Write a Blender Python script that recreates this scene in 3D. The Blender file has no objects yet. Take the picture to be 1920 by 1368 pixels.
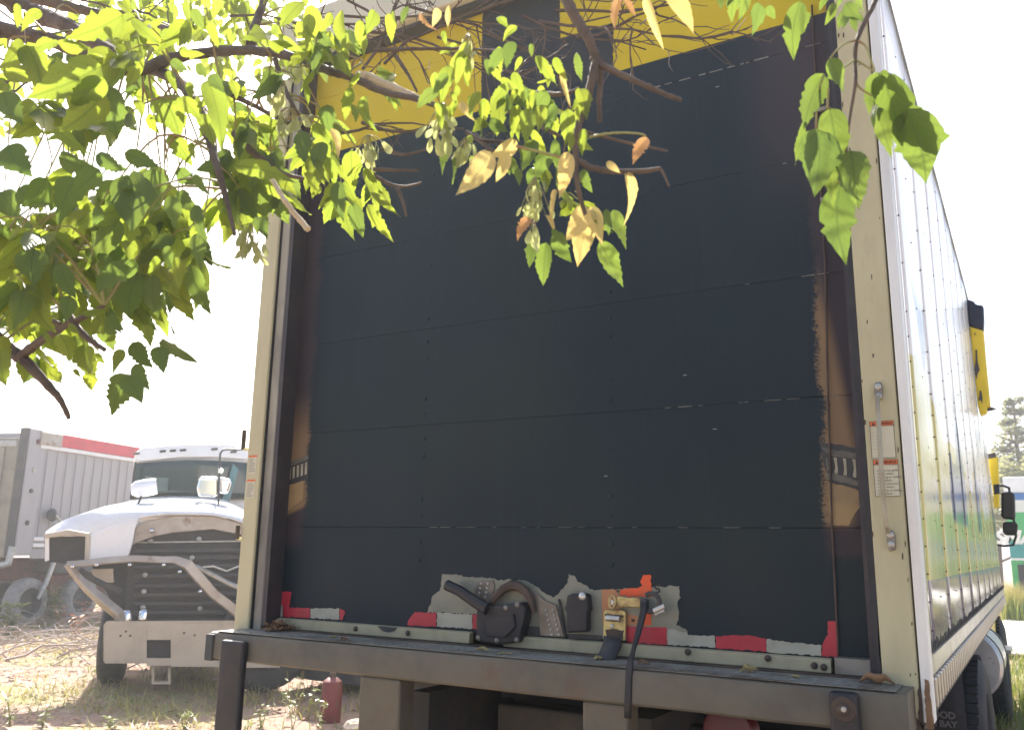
import bpy, math, random
from mathutils import Vector, Matrix, noise as mnoise
R = math.radians
rng = random.Random(7)
scene = bpy.context.scene
col = scene.collection

# ------------------------------------------------------------------ camera, sky, sun, exposure
FPX = 1620.34
CAM = Vector((2.71590, -2.46704, 1.6))
yaw, pitch, roll = R(30.8233), R(12.0455), R(0.9482)
fw = Vector((-math.sin(yaw)*math.cos(pitch), math.cos(yaw)*math.cos(pitch), math.sin(pitch)))
rt0 = Vector((math.cos(yaw), math.sin(yaw), 0)); up0 = rt0.cross(fw)
rt = rt0*math.cos(roll) + up0*math.sin(roll); up = -rt0*math.sin(roll) + up0*math.cos(roll)
cd = bpy.data.cameras.new("camera"); cam = bpy.data.objects.new("camera", cd); col.objects.link(cam)
cam.matrix_world = Matrix(((rt.x, up.x, -fw.x, CAM.x), (rt.y, up.y, -fw.y, CAM.y), (rt.z, up.z, -fw.z, CAM.z), (0, 0, 0, 1)))
cd.sensor_width = 36.0; cd.lens = 36.0*FPX/1920.0; cd.clip_start = .05; cd.clip_end = 2000
cd.dof.use_dof = True; cd.dof.focus_distance = 2.3; cd.dof.aperture_fstop = 9.0
scene.camera = cam

SUN_AZ, SUN_EL = R(-47), R(47)          # azimuth measured from +Y towards +X
w = bpy.data.worlds.new("World"); scene.world = w; w.use_nodes = True
nt = w.node_tree; bg = nt.nodes["Background"]
sky = nt.nodes.new("ShaderNodeTexSky"); sky.sky_type = 'NISHITA'; sky.sun_disc = False
sky.sun_elevation = SUN_EL; sky.sun_rotation = SUN_AZ; sky.air_density = 1.0; sky.dust_density = 4.0; sky.ozone_density = 1.0
nt.links.new(sky.outputs[0], bg.inputs[0]); bg.inputs[1].default_value = 0.105
sl = bpy.data.lights.new("sun", 'SUN'); sl.energy = 5.0; sl.angle = R(.6); sl.color = (1, .94, .84)
so = bpy.data.objects.new("sun", sl); col.objects.link(so)
tosun = Vector((math.sin(SUN_AZ)*math.cos(SUN_EL), math.cos(SUN_AZ)*math.cos(SUN_EL), math.sin(SUN_EL)))
so.rotation_euler = tosun.to_track_quat('Z', 'Y').to_euler()
so.location = (0, 0, 30)
vs = scene.view_settings
scene.display_settings.display_device = 'sRGB'
vs.view_transform = 'Standard'; vs.look = 'None'; vs.gamma = 1; vs.use_curve_mapping = False
vs.exposure = 1.55

# ------------------------------------------------------------------ helpers
def ray(px, py): return rt*((px-960)/FPX) + up*((684-py)/FPX) + fw
def AT(px, py, d): return CAM + ray(px, py)*d                     # d metres in front of the lens
def PL(px, py, ax, v):
    r = ray(px, py); return CAM + r*((v-CAM[ax])/r[ax])
def D(px, py, y=.10): return PL(px, py, 1, y)
def PN(px, py, P0, n):
    r = ray(px, py); return CAM + r*((P0-CAM).dot(n)/r.dot(n))
ROOT = {}
def thing(name, loc, label, cat, group=None):
    o = bpy.data.objects.new(name, None); col.objects.link(o); o.location = loc; o.empty_display_size = .1
    o["label"] = label; o["category"] = cat
    if group: o["group"] = group
    ROOT[o.name] = Vector(loc); return o
def tag(o, label=None, cat=None, group=None, kind=None):
    if label: o["label"] = label
    if cat: o["category"] = cat
    if group: o["group"] = group
    if kind: o["kind"] = kind
    return o
class MB:
    def __init__(s): s.v = []; s.f = []; s.uv = None
    def add(s, vs, fs):
        b = len(s.v); s.v += [Vector(v) for v in vs]; s.f += [tuple(i+b for i in f) for f in fs]; return s
    def hexa(s, p):   # 8 points: bottom 4 ccw, top 4 ccw
        return s.add(p, [(3,2,1,0),(4,5,6,7),(0,1,5,4),(1,2,6,5),(2,3,7,6),(3,0,4,7)])
    def box(s, a, b):
        x0,y0,z0 = a; x1,y1,z1 = b
        x0,x1 = min(x0,x1),max(x0,x1); y0,y1 = min(y0,y1),max(y0,y1); z0,z1 = min(z0,z1),max(z0,z1)
        return s.hexa([(x0,y0,z0),(x1,y0,z0),(x1,y1,z0),(x0,y1,z0),(x0,y0,z1),(x1,y0,z1),(x1,y1,z1),(x0,y1,z1)])
    def prism(s, pts, ext):     # planar outline extruded by ext; caps are ngons
        pts = [Vector(p) for p in pts]; e = Vector(ext); n = len(pts)
        fs = [tuple(range(n)), tuple(range(2*n-1, n-1, -1))] + [(i, i+n, (i+1) % n+n, (i+1) % n) for i in range(n)]
        return s.add(pts+[p+e for p in pts], fs)
    def tube(s, pts, r, n=7, cap=True):
        pts = [Vector(p) for p in pts]; m = len(pts)
        rs = [r]*m if not isinstance(r, (list, tuple)) else ([r[0]+(r[-1]-r[0])*i/(m-1) for i in range(m)] if len(r) == 2 and m != 2 else r)
        t = (pts[1]-pts[0]).normalized(); a = t.orthogonal().normalized(); b0 = len(s.v)
        for i, p in enumerate(pts):
            t2 = ((pts[min(i+1, m-1)]-pts[max(i-1, 0)])).normalized()
            if t2.length < .5: t2 = t
            q = t.rotation_difference(t2); a = q @ a; t = t2; b = t.cross(a)
            for k in range(n):
                an = 2*math.pi*k/n; s.v.append(p+(a*math.cos(an)+b*math.sin(an))*rs[i])
        for i in range(m-1):
            for k in range(n):
                s.f.append((b0+i*n+k, b0+i*n+(k+1) % n, b0+(i+1)*n+(k+1) % n, b0+(i+1)*n+k))
        if cap: s.f += [tuple(b0+k for k in range(n-1, -1, -1)), tuple(b0+(m-1)*n+k for k in range(n))]
        return s
    def cyl(s, c, axis, r, h, n=20):
        a = Vector(axis).normalized(); c = Vector(c); return s.tube([c, c+a*h], r, n)
    def lathe(s, c, axis, prof, n=32):   # prof: (radius, along axis)
        a = Vector(axis).normalized(); u = a.orthogonal().normalized(); v = a.cross(u); c = Vector(c); b0 = len(s.v); m = len(prof)
        for r, h in prof:
            for k in range(n):
                an = 2*math.pi*k/n; s.v.append(c+a*h+(u*math.cos(an)+v*math.sin(an))*r)
        for i in range(m-1):
            for k in range(n): s.f.append((b0+i*n+k, b0+i*n+(k+1) % n, b0+(i+1)*n+(k+1) % n, b0+(i+1)*n+k))
        return s
    def grid(s, rows):
        n = len(rows[0]); b = len(s.v)
        for r_ in rows: s.v += [Vector(p) for p in r_]
        for i in range(len(rows)-1):
            for k in range(n-1): s.f.append((b+i*n+k, b+i*n+k+1, b+(i+1)*n+k+1, b+(i+1)*n+k))
        return s
    def mesh(s, name, off=Vector((0, 0, 0))):
        me = bpy.data.meshes.new(name); me.from_pydata([v-off for v in s.v], [], s.f); me.update()
        if s.uv:
            l = me.uv_layers.new(name="UVMap")
            for lp in me.loops: l.data[lp.index].uv = s.uv[lp.vertex_index]
        return me
    def build(s, name, m, parent=None, smooth=False, bevel=0, solid=0, fix=True):
        off = Vector((0, 0, 0))
        p = parent
        while p is not None:
            if p.name in ROOT: off = ROOT[p.name]
            p = p.parent
        me = s.mesh(name, off)
        if fix:
            import bmesh
            bm = bmesh.new(); bm.from_mesh(me); bmesh.ops.recalc_face_normals(bm, faces=bm.faces); bm.to_mesh(me); bm.free()
        me.materials.append(m)
        if smooth:
            me.polygons.foreach_set("use_smooth", [True]*len(me.polygons))
            try: me.set_sharp_from_angle(angle=R(35))
            except Exception: pass
        o = bpy.data.objects.new(name, me); col.objects.link(o)
        if parent is not None: o.parent = parent
        if solid:
            md = o.modifiers.new("solid", 'SOLIDIFY'); md.thickness = solid; md.offset = 0
        if bevel:
            md = o.modifiers.new("bevel", 'BEVEL'); md.width = bevel; md.segments = 2; md.limit_method = 'ANGLE'; md.angle_limit = R(40)
        return o
def jag(pts, amp=.006, step=.02, seed=1):
    """a closed outline with a rough, brushed edge"""
    rg = random.Random(seed); out = []
    n = len(pts)
    for i in range(n):
        a = Vector(pts[i]); b = Vector(pts[(i+1) % n]); L = (b-a).length; k = max(1, int(L/step))
        for j in range(k):
            p = a.lerp(b, j/k)
            if j: p = p+Vector((rg.uniform(-amp, amp), 0, rg.uniform(-amp, amp)))
            out.append(p)
    return out

# ------------------------------------------------------------------ materials
class NT:
    def __init__(s, name):
        s.m = bpy.data.materials.new(name); s.m.use_nodes = True; s.t = s.m.node_tree; s.t.nodes.clear()
        s.out = s.new("ShaderNodeOutputMaterial")
    def new(s, t, **kw):
        n = s.t.nodes.new(t)
        for k, v in kw.items(): setattr(n, k, v)
        return n
    def link(s, a, b): s.t.links.new(a, b)
    def val(s, inp, v):
        if hasattr(v, "links") or hasattr(v, "is_linked"): s.link(v, inp)
        elif isinstance(v, (tuple, list)) and len(v) == 3 and inp.type == 'RGBA': inp.default_value = (*v, 1)
        else: inp.default_value = v
    def math(s, op, a, b=0.0, c=None, clamp=False):
        n = s.new("ShaderNodeMath", operation=op, use_clamp=clamp); s.val(n.inputs[0], a); s.val(n.inputs[1], b)
        if c is not None: s.val(n.inputs[2], c)
        return n.outputs[0]
    def ramp(s, x, a, b):   # smoothstep a->b  (0..1)
        n = s.new("ShaderNodeMapRange", interpolation_type='SMOOTHSTEP'); s.val(n.inputs[0], x); s.val(n.inputs[1], a); s.val(n.inputs[2], b); return n.outputs[0]
    def mix(s, f, a, b, mode='MIX'):
        n = s.new("ShaderNodeMix", data_type='RGBA', blend_type=mode); s.val(n.inputs[0], f); s.val(n.inputs[6], a); s.val(n.inputs[7], b); return n.outputs[2]
    def noise(s, scale, detail=4, rough=.55, vec=None, dim='3D'):
        n = s.new("ShaderNodeTexNoise"); n.inputs["Scale"].default_value = scale; n.inputs["Detail"].default_value = detail; n.inputs["Roughness"].default_value = rough
        if vec is not None: s.link(vec, n.inputs["Vector"])
        return n.outputs[0]
    def obj(s): return s.new("ShaderNodeTexCoord").outputs["Object"]
    def scaled(s, vec, sc, off=(0, 0, 0)):
        n = s.new("ShaderNodeMapping"); s.link(vec, n.inputs[0]); n.inputs["Scale"].default_value = sc; n.inputs["Location"].default_value = off; return n.outputs[0]
    def bump(s, h, strength, dist=.01):
        n = s.new("ShaderNodeBump"); s.val(n.inputs["Strength"], strength); n.inputs["Distance"].default_value = dist; s.link(h, n.inputs["Height"]); return n.outputs[0]
    def bsdf(s, color, rough=.5, metal=0, spec=.5, normal=None, coat=0, coat_rough=.1):
        n = s.new("ShaderNodeBsdfPrincipled"); s.val(n.inputs["Base Color"], color); s.val(n.inputs["Roughness"], rough); s.val(n.inputs["Metallic"], metal)
        n.inputs["Specular IOR Level"].default_value = spec
        if coat: n.inputs["Coat Weight"].default_value = coat; n.inputs["Coat Roughness"].default_value = coat_rough
        if normal is not None: s.link(normal, n.inputs["Normal"])
        return n.outputs[0]
    def done(s, sh): s.link(sh, s.out.inputs[0]); return s.m
def mat(name, c, rough=.5, metal=0, c2=None, scale=6, amt=(.4, .7), bump=.15, bscale=60, bdist=.004, dirt=None, dscale=2.5, damt=(.5, .7), stretch=(1, 1, 1), coat=0, spec=.5):
    t = NT(name); v = t.scaled(t.obj(), stretch)
    n1 = t.noise(scale, 6, .6, v)
    c2 = c2 or tuple(x*.75 for x in c)
    colr = t.mix(t.ramp(n1, *amt), c, c2)
    rg = t.math('ADD', t.math('MULTIPLY', n1, .25), rough-.12)
    if dirt:
        n2 = t.noise(dscale, 8, .65, t.scaled(v, (1, 1, 1), (3.1, 1.7, .4)))
        k = t.ramp(n2, *damt); colr = t.mix(k, colr, dirt); rg = t.math('MAXIMUM', rg, t.math('MULTIPLY', k, .8)); metal_ = t.math('MULTIPLY', t.math('SUBTRACT', 1.0, k), metal) if metal else 0
    else: metal_ = metal
    nb = t.bump(t.noise(bscale, 4, .6, v), bump, bdist)
    return t.done(t.bsdf(colr, rg, metal_, spec, nb, coat))

M = {}
M['cream'] = mat("cream_post_paint", (.54,.50,.32), .55, 0, (.45,.41,.26), 5, bump=.12, dirt=(.24,.18,.10), dscale=7, damt=(.54,.80), stretch=(1,1,.3))
M['header'] = mat("header_paint", (.62,.58,.46), .5, 0, (.5,.46,.36), 4, dirt=(.25,.2,.14), dscale=5, damt=(.6,.8))
M['jamb'] = mat("jamb_grey", (.36,.34,.28), .55, 0, (.2,.19,.17), 7, dirt=(.06,.05,.05), damt=(.45,.7), stretch=(1,1,.3))
M['track'] = mat("door_track_dark", (.035,.03,.04), .5, 0, (.06,.05,.05), 8)
M['seal'] = mat("black_rubber", (.02,.02,.024), .6, 0, (.035,.035,.04), 12)
M['rubber'] = mat("tyre_rubber", (.035,.035,.036), .75, 0, (.06,.058,.055), 10, bump=.3)
M['handle'] = mat("handle_worn_steel", (.40,.37,.28), .5, .2, (.30,.26,.19), 12)
M['rusty_trim'] = mat("rust_streak", (.28,.17,.09), .7, 0, (.16,.09,.05), 14)
M['dull'] = mat("chassis_dark", (.05,.052,.058), .7, 0, (.09,.08,.07), 6)
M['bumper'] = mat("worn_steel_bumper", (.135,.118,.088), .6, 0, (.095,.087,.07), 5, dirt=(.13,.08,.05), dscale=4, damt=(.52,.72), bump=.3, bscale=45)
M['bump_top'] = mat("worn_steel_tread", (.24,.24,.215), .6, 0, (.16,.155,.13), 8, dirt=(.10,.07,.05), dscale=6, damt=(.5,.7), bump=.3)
M['alum'] = mat("weathered_aluminium", (.40,.36,.235), .65, 0, (.31,.28,.18), 9, dirt=(.2,.18,.1), dscale=9, damt=(.6,.78), stretch=(1,1,.5))
M['bare'] = mat("bare_door_sheet", (.235,.245,.2), .45, .15, (.18,.19,.16), 7, dirt=(.16,.12,.08), dscale=8, damt=(.6,.8))
M['strap_metal'] = mat("perforated_zinc", (.24,.22,.19), .4, .5, (.15,.13,.11), 12, bump=.3)
M['black_steel'] = mat("black_lock_steel", (.022,.024,.032), .5, .2, (.045,.04,.04), 9)
M['rust_dark'] = mat("dark_rust", (.10,.07,.055), .7, .1, (.05,.04,.035), 9, bump=.3)
M['zinc'] = mat("yellow_zinc", (.60,.50,.22), .4, .35, (.42,.33,.15), 14, dirt=(.17,.09,.035), dscale=14, damt=(.5,.66))
M['steel'] = mat("bright_steel", (.62,.62,.6), .35, .8, (.5,.5,.48), 12)
M['galv'] = mat("galvanised_steel", (.45,.45,.43), .4, .6, (.33,.33,.31), 14)
M['red_tape'] = mat("red_tape", (.46,.025,.05), .4, 0, (.38,.02,.04), 12, bump=.05)
M['white_tape'] = mat("white_tape", (.38,.39,.33), .4, 0, (.30,.30,.25), 10, bump=.05)
M['orange'] = mat("orange_paint", (.75,.09,.02), .5, 0, (.55,.12,.05), 14)
M['orange_faded'] = mat("orange_faded", (.45,.20,.09), .5, 0, (.34,.24,.14), 14)
M['label_white'] = mat("label_white", (.60,.57,.44), .45, 0, (.52,.5,.38), 8, bump=.02)
M['label_orange'] = mat("label_orange", (.72,.16,.05), .45, 0, (.62,.15,.05), 8, bump=.02)
M['ink'] = mat("print_ink", (.02,.02,.02), .5, 0, (.03,.03,.03), 8, bump=0)
M['ink_faded'] = mat("print_ink_faded", (.16,.15,.12), .5, 0, (.24,.22,.17), 30, bump=0)
M['pale_print'] = mat("pale_print", (.40,.37,.28), .5, 0, (.27,.25,.19), 16, bump=0)
M['dark_print'] = mat("dark_print", (.028,.03,.036), .45, 0, (.05,.05,.05), 12, bump=0)
M['grey_print'] = mat("grey_print", (.13,.125,.105), .45, 0, (.07,.07,.065), 18, bump=0)
M['chip'] = mat("chipped_primer", (.33,.33,.30), .5, 0, (.22,.2,.2), 40)
M['white_paint'] = mat("white_body_paint", (.80,.80,.82), .28, 0, (.74,.74,.75), 3, dirt=(.5,.46,.4), dscale=3, damt=(.66,.85), coat=.5, bump=.02)
M['trim_alum'] = mat("polished_trim", (.82,.82,.80), .5, .25, (.7,.7,.68), 8, stretch=(1,1,.2), dirt=(.3,.22,.14), dscale=6, damt=(.66,.8))
M['rail'] = mat("side_rail_alum", (.55,.52,.48), .35, .55, (.42,.38,.34), 7, dirt=(.2,.13,.09), dscale=6, damt=(.6,.78))
M['roof'] = mat("roof_sheet", (.75,.75,.74), .4, .2)
M['yellow'] = mat("yellow_vinyl", (.85,.66,.05), .4, 0, (.75,.58,.04), 4, bump=.05)
M['black_vinyl'] = mat("black_vinyl", (.02,.022,.04), .3, 0, (.035,.035,.05), 5)
M['torn'] = mat("torn_backing", (.10,.09,.10), .7, 0, (.06,.05,.05), 10)
M['glass'] = mat("dark_windscreen", (.018,.04,.042), .06, 0, (.03,.055,.05), 2, bump=0, spec=.6)
M['chrome'] = mat("chrome", (.82,.82,.82), .12, 1, (.75,.75,.75), 5, bump=.03)
M['mirror_black'] = mat("mirror_black", (.02,.022,.028), .35, 0, (.03,.03,.035), 6)
M['beige_steel'] = mat("dusty_beige_bumper", (.50,.43,.35), .5, .1, (.42,.36,.29), 4, dirt=(.25,.17,.11), dscale=9, damt=(.62,.78))
M['rusty'] = mat("rusty_bracket", (.36,.31,.27), .45, .5, (.44,.41,.38), 4, dirt=(.20,.12,.08), dscale=5, damt=(.52,.75), bump=.15)
M['radiator'] = mat("radiator_fins", (.045,.045,.052), .55, .3, (.075,.07,.07), 12, stretch=(1,1,6))
M['trailer'] = mat("corrugated_trailer", (.36,.35,.37), .5, .1, (.31,.30,.32), 3, dirt=(.32,.28,.27), dscale=4, damt=(.5,.75), stretch=(1,1,.2))
M['trailer_red'] = mat("trailer_red", (.62,.03,.06), .4, 0, (.5,.03,.05), 5)
M['trailer_rear'] = mat("trailer_rear_shaded", (.26,.24,.19), .6, 0, (.21,.19,.15), 5)  # darker than the side: the rear face's shade is put into this beige
M['tyre_grey'] = mat("dusty_tyre", (.28,.27,.26), .75, 0, (.2,.195,.19), 12, bump=.3)
M['brick_red'] = mat("brick_red_frame", (.17,.05,.035), .7, 0, (.1,.04,.03), 8)
M['bark'] = mat("box_elder_bark", (.13,.095,.075), .75, 0, (.075,.055,.045), 30, bump=.5, bscale=90, bdist=.003)
M['bark_pale'] = mat("broken_pale_wood", (.62,.5,.33), .7, 0, (.5,.38,.25), 30, bump=.4)
M['petiole'] = mat("petiole_green", (.30,.30,.10), .5, 0, (.30,.17,.08), 20)
M['twig_dry'] = mat("dry_twigs", (.42,.36,.33), .8, 0, (.30,.24,.21), 20)
M['green_veh'] = mat("green_wrap", (.05,.42,.13), .35, 0, (.05,.36,.12), 3)
M['teal_veh'] = mat("teal_wrap", (.02,.30,.30), .35, 0, (.02,.26,.27), 3)
M['blue_veh'] = mat("blue_stripe", (.03,.16,.45), .35)
M['pale_veh'] = mat("pale_wrap", (.72,.73,.68), .35, 0, (.66,.67,.62), 3)
M['red_can'] = mat("dull_red_can", (.15,.025,.03), .5, 0, (.11,.02,.025), 6, dirt=(.1,.05,.04), dscale=6)
M['red_lens'] = mat("red_lens", (.10,.014,.02), .35, 0, (.08,.012,.016), 8, bump=0)
M['tank'] = mat("fuel_tank_metal", (.66,.66,.65), .3, .5, (.55,.55,.54), 6)

def leaf_mat(name, top, under, trans, spots=.0, tf=.55):
    t = NT(name)
    uv = t.new("ShaderNodeUVMap").outputs[0]
    sx = t.new("ShaderNodeSeparateXYZ"); t.link(uv, sx.inputs[0]); u, v = sx.outputs[0], sx.outputs[1]
    au = t.math('ABSOLUTE', t.math('SUBTRACT', u, .5))
    mid = t.math('SUBTRACT', 1.0, t.ramp(au, .012, .04))
    lat = t.math('SINE', t.math('MULTIPLY', t.math('SUBTRACT', v, t.math('MULTIPLY', au, .75)), 46.0))
    lat = t.ramp(lat, .80, 1.0)
    vein = t.math('MAXIMUM', mid, t.math('MULTIPLY', lat, .5), clamp=True)
    oi = t.new("ShaderNodeObjectInfo").outputs["Random"]
    isl = t.new("ShaderNodeNewGeometry").outputs["Random Per Island"]
    rnd = t.math('FRACT', t.math('ADD', oi, isl))
    ob = t.obj(); n = t.noise(9, 3, .6, ob)
    k = t.math('ADD', t.math('MULTIPLY', rnd, .8), t.math('MULTIPLY', n, .3), clamp=True)
    base = t.mix(k, top, under); base = t.mix(t.math('MULTIPLY', vein, .45), base, tuple(min(1, x*1.9+.02) for x in top))
    tr = t.mix(k, trans, tuple(x*y for x, y in zip(trans, (1.25, 1.08, .9)))); tr = t.mix(t.math('MULTIPLY', vein, .75), tr, tuple(x*.6 for x in trans))
    if spots:
        sp = t.ramp(t.noise(26, 2, .5, t.scaled(uv, (1, 1.6, 1))), .70-spots*.1, .74-spots*.1)
        base = t.mix(sp, base, (.10, .05, .02)); tr = t.mix(sp, tr, (.10, .045, .012))
    nb = t.bump(vein, .5, .006)
    p = t.bsdf(base, .34, 0, .5, nb)
    tl = t.new("ShaderNodeBsdfTranslucent"); t.val(tl.inputs[0], tr)
    ms = t.new("ShaderNodeMixShader"); ms.inputs[0].default_value = tf; t.link(p, ms.inputs[1]); t.link(tl.outputs[0], ms.inputs[2])
    return t.done(ms.outputs[0])
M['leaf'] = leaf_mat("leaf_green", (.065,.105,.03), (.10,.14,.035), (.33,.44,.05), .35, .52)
M['leaf_shaded'] = leaf_mat("leaf_shaded_green", (.055,.10,.035), (.075,.125,.04), (.19,.29,.05), .3, .45)  # leaves in shade: the shade is put into a duller, less translucent green
M['leaf_yellow'] = leaf_mat("leaf_pale_yellow", (.62,.52,.24), (.66,.57,.30), (.62,.50,.18), .2, .5)
M['leaf_brown'] = leaf_mat("leaf_brown", (.42,.29,.17), (.46,.27,.14), (.42,.26,.12), .6, .35)
M['samara'] = leaf_mat("samara_wings", (.36,.42,.19), (.50,.52,.30), (.5,.56,.24), 0, .55)
M['litter'] = mat("dead_leaf_brown", (.33,.19,.10), .7, 0, (.22,.13,.08), 20)
M['litter2'] = mat("dead_leaf_straw", (.45,.36,.16), .7, 0, (.35,.25,.12), 20)
M['grass_dry'] = leaf_mat("dry_grass", (.42,.36,.17), (.36,.38,.12), (.4,.36,.12), 0, .3)
M['grass_green'] = leaf_mat("green_grass", (.10,.16,.05), (.2,.24,.09), (.25,.33,.06), 0, .35)
M['weed_red'] = leaf_mat("red_brown_weed", (.34,.14,.08), (.28,.12,.07), (.4,.16,.08), 0, .35)
M['far_foliage'] = leaf_mat("far_foliage", (.20,.23,.14), (.28,.28,.19), (.3,.33,.16), 0, .4)

def door_material():
    t = NT("roll_door_paint"); o = t.obj()
    sx = t.new("ShaderNodeSeparateXYZ"); t.link(t.scaled(o, (1, 1, 1), (1.22, 2.5, 0)), sx.inputs[0]); X, Z = sx.outputs[0], sx.outputs[2]
    wob = t.math('MULTIPLY', t.math('SUBTRACT', t.noise(9, 3, .6, t.scaled(o, (.4, 1, 1))), .5), .075)
    fine = t.math('MULTIPLY', t.math('SUBTRACT', t.noise(120, 4, .75, t.scaled(o, (.7, 1, 1))), .5), .07)
    d = t.math('ADD', wob, fine)
    Xd = t.math('ADD', X, d)
    navy = t.mix(t.noise(2.2, 6, .6, t.scaled(o, (1, 1, .35))), (.006, .017, .030), (.011, .024, .033))
    navy = t.mix(t.math('MULTIPLY', t.ramp(t.noise(1.1, 3, .5, t.scaled(o, (1, 1, 1), (2, 5, 1))), .45, .7), .55), navy, (.018, .029, .027))
    navy = t.mix(t.math('MULTIPLY', t.ramp(t.noise(34, 5, .75, t.scaled(o, (1, 1, .05))), .50, .85), .45), navy, (.026, .038, .050))
    # old print left unpainted along both edges
    tan = t.mix(t.noise(6, 5, .6, o), (.27, .175, .085), (.18, .125, .085))
    dark = t.mix(t.noise(5, 4, .6, o), (.030, .024, .040), (.055, .042, .045))
    fadeR = t.math('MULTIPLY', t.math('MULTIPLY', t.ramp(Z, 1.66, 1.70), t.math('SUBTRACT', 1.0, t.ramp(Z, 2.2, 2.55))), t.math('SUBTRACT', 1.0, t.ramp(t.math('ADD', X, t.math('MULTIPLY', t.math('ABSOLUTE', t.math('SUBTRACT', Z, 1.86)), .14)), 2.295, 2.335)))
    fadeL = t.math('MULTIPLY', t.ramp(t.math('ADD', Z, t.math('MULTIPLY', X, -.35)), 1.66, 1.68), t.math('SUBTRACT', 1.0, t.ramp(Z, 1.95, 2.25)))
    fadeL = t.math('MULTIPLY', fadeL, t.ramp(X, .05, .10))
    right = t.ramp(X, 1.2, 1.21)
    fade = t.math('ADD', t.math('MULTIPLY', right, fadeR), t.math('MULTIPLY', t.math('SUBTRACT', 1.0, right), fadeL))
    margin = t.mix(fade, dark, tan)
    edgeR = t.ramp(Xd, 2.215, 2.235)
    edgeL = t.math('SUBTRACT', 1.0, t.ramp(Xd, .215, .245))
    onm = t.math('MAXIMUM', edgeR, edgeL, clamp=True)
    onm = t.math('MULTIPLY', onm, t.ramp(t.math('ADD', Z, d), 1.58, 1.62))
    c = t.mix(onm, navy, margin)
    # dim violet print showing through near the top right
    haze = t.math('MULTIPLY', t.math('MULTIPLY', t.ramp(X, 1.95, 2.2), t.ramp(Z, 2.5, 3.0)), .8)
    c = t.mix(haze, c, (.058, .050, .060))
    # yellow head panels with black checks
    yel = t.mix(t.noise(3, 5, .6, o), (.60, .47, .012), (.53, .42, .02))
    yel = t.mix(t.ramp(t.noise(5, 6, .7, t.scaled(o, (1, 1, 1), (4, 2, 1))), .62, .74), yel, (.30, .16, .05))
    e = t.math('MULTIPLY', d, .25)
    Zd = t.math('ADD', Z, e); Xe = t.math('ADD', X, e)
    def rect(x0, x1, z0, z1):
        a = t.math('MULTIPLY', t.ramp(Xe, x0, x0+.004), t.math('SUBTRACT', 1.0, t.ramp(Xe, x1, x1+.004)))
        b = t.math('MULTIPLY', t.ramp(Zd, z0, z0+.004), t.math('SUBTRACT', 1.0, t.ramp(Zd, z1, z1+.004)))
        return t.math('MULTIPLY', a, b)
    blk = t.math('MAXIMUM', rect(1.02, 1.368, 3.2, 3.75), rect(1.2, 1.585, 3.2, 3.46))
    c2 = t.mix(blk, yel, (.026, .03, .036))
    c = t.mix(t.ramp(Z, 3.2605, 3.2625), c, c2)
    sc = t.math('MULTIPLY', t.ramp(t.noise(55, 6, .8, t.scaled(o, (.12, 1, 1), (3, 3, 3))), .70, .74), t.ramp(t.noise(1.7, 3, .6, o), .5, .62))
    c = t.mix(t.math('MULTIPLY', sc, .5), c, (.10, .105, .11))
    rg = t.math('ADD', .30, t.math('MULTIPLY', t.noise(7, 5, .6, t.scaled(o, (1, 1, .4))), .34))
    nb = t.bump(t.math('ADD', t.noise(70, 3, .6, t.scaled(o, (1, 1, .25))), t.math('MULTIPLY', t.noise(2.5, 2, .5, o), 2.0)), .10, .006)
    return t.done(t.bsdf(c, rg, 0, .25, nb))
M['door'] = door_material()

def wall_material():
    t = NT("glossy_side_wall"); o = t.obj()
    sx = t.new("ShaderNodeSeparateXYZ"); t.link(t.scaled(o, (1, 1, 1), (1.22, 2.5, 0)), sx.inputs[0]); Y, Z = sx.outputs[1], sx.outputs[2]
    n = t.noise(1.3, 2, .5, t.scaled(o, (1, .7, .8)))
    top = t.math('ADD', 2.02, t.math('MULTIPLY', t.math('SUBTRACT', n, .5), 1.1))
    inyel = t.math('SUBTRACT', 1.0, t.ramp(t.math('SUBTRACT', Z, top), 0.0, .02))
    c = t.mix(inyel, (.90, .89, .87), (.68, .60, .20))
    shp = t.ramp(t.noise(1.9, 2, .45, t.scaled(o, (1, .9, .5), (5, 3, 2))), .56, .575)
    shp = t.math('MULTIPLY', shp, t.math('MULTIPLY', t.ramp(Z, 1.72, 1.76), t.math('SUBTRACT', 1.0, t.ramp(Z, 2.4, 2.5))))
    c = t.mix(shp, c, (.12, .13, .19))
    navy = t.math('SUBTRACT', 1.0, t.ramp(Z, 1.532, 1.536))
    c = t.mix(navy, c, (.30, .29, .36))
    st = t.noise(14, 4, .6, t.scaled(o, (1, 1, .06)))
    c = t.mix(t.math('MULTIPLY', t.ramp(st, .5, .75), .3), c, (.45, .40, .32))
    hb = t.math('ADD', t.noise(3.2, 2, .5, t.scaled(o, (1, 1, .12))), t.math('MULTIPLY', t.noise(60, 3, .5, o), .02))
    nb = t.bump(hb, .30, .012)
    return t.done(t.bsdf(c, t.math('ADD', .08, t.math('MULTIPLY', st, .16)), 0, .45, nb))
M['wall'] = wall_material()

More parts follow.
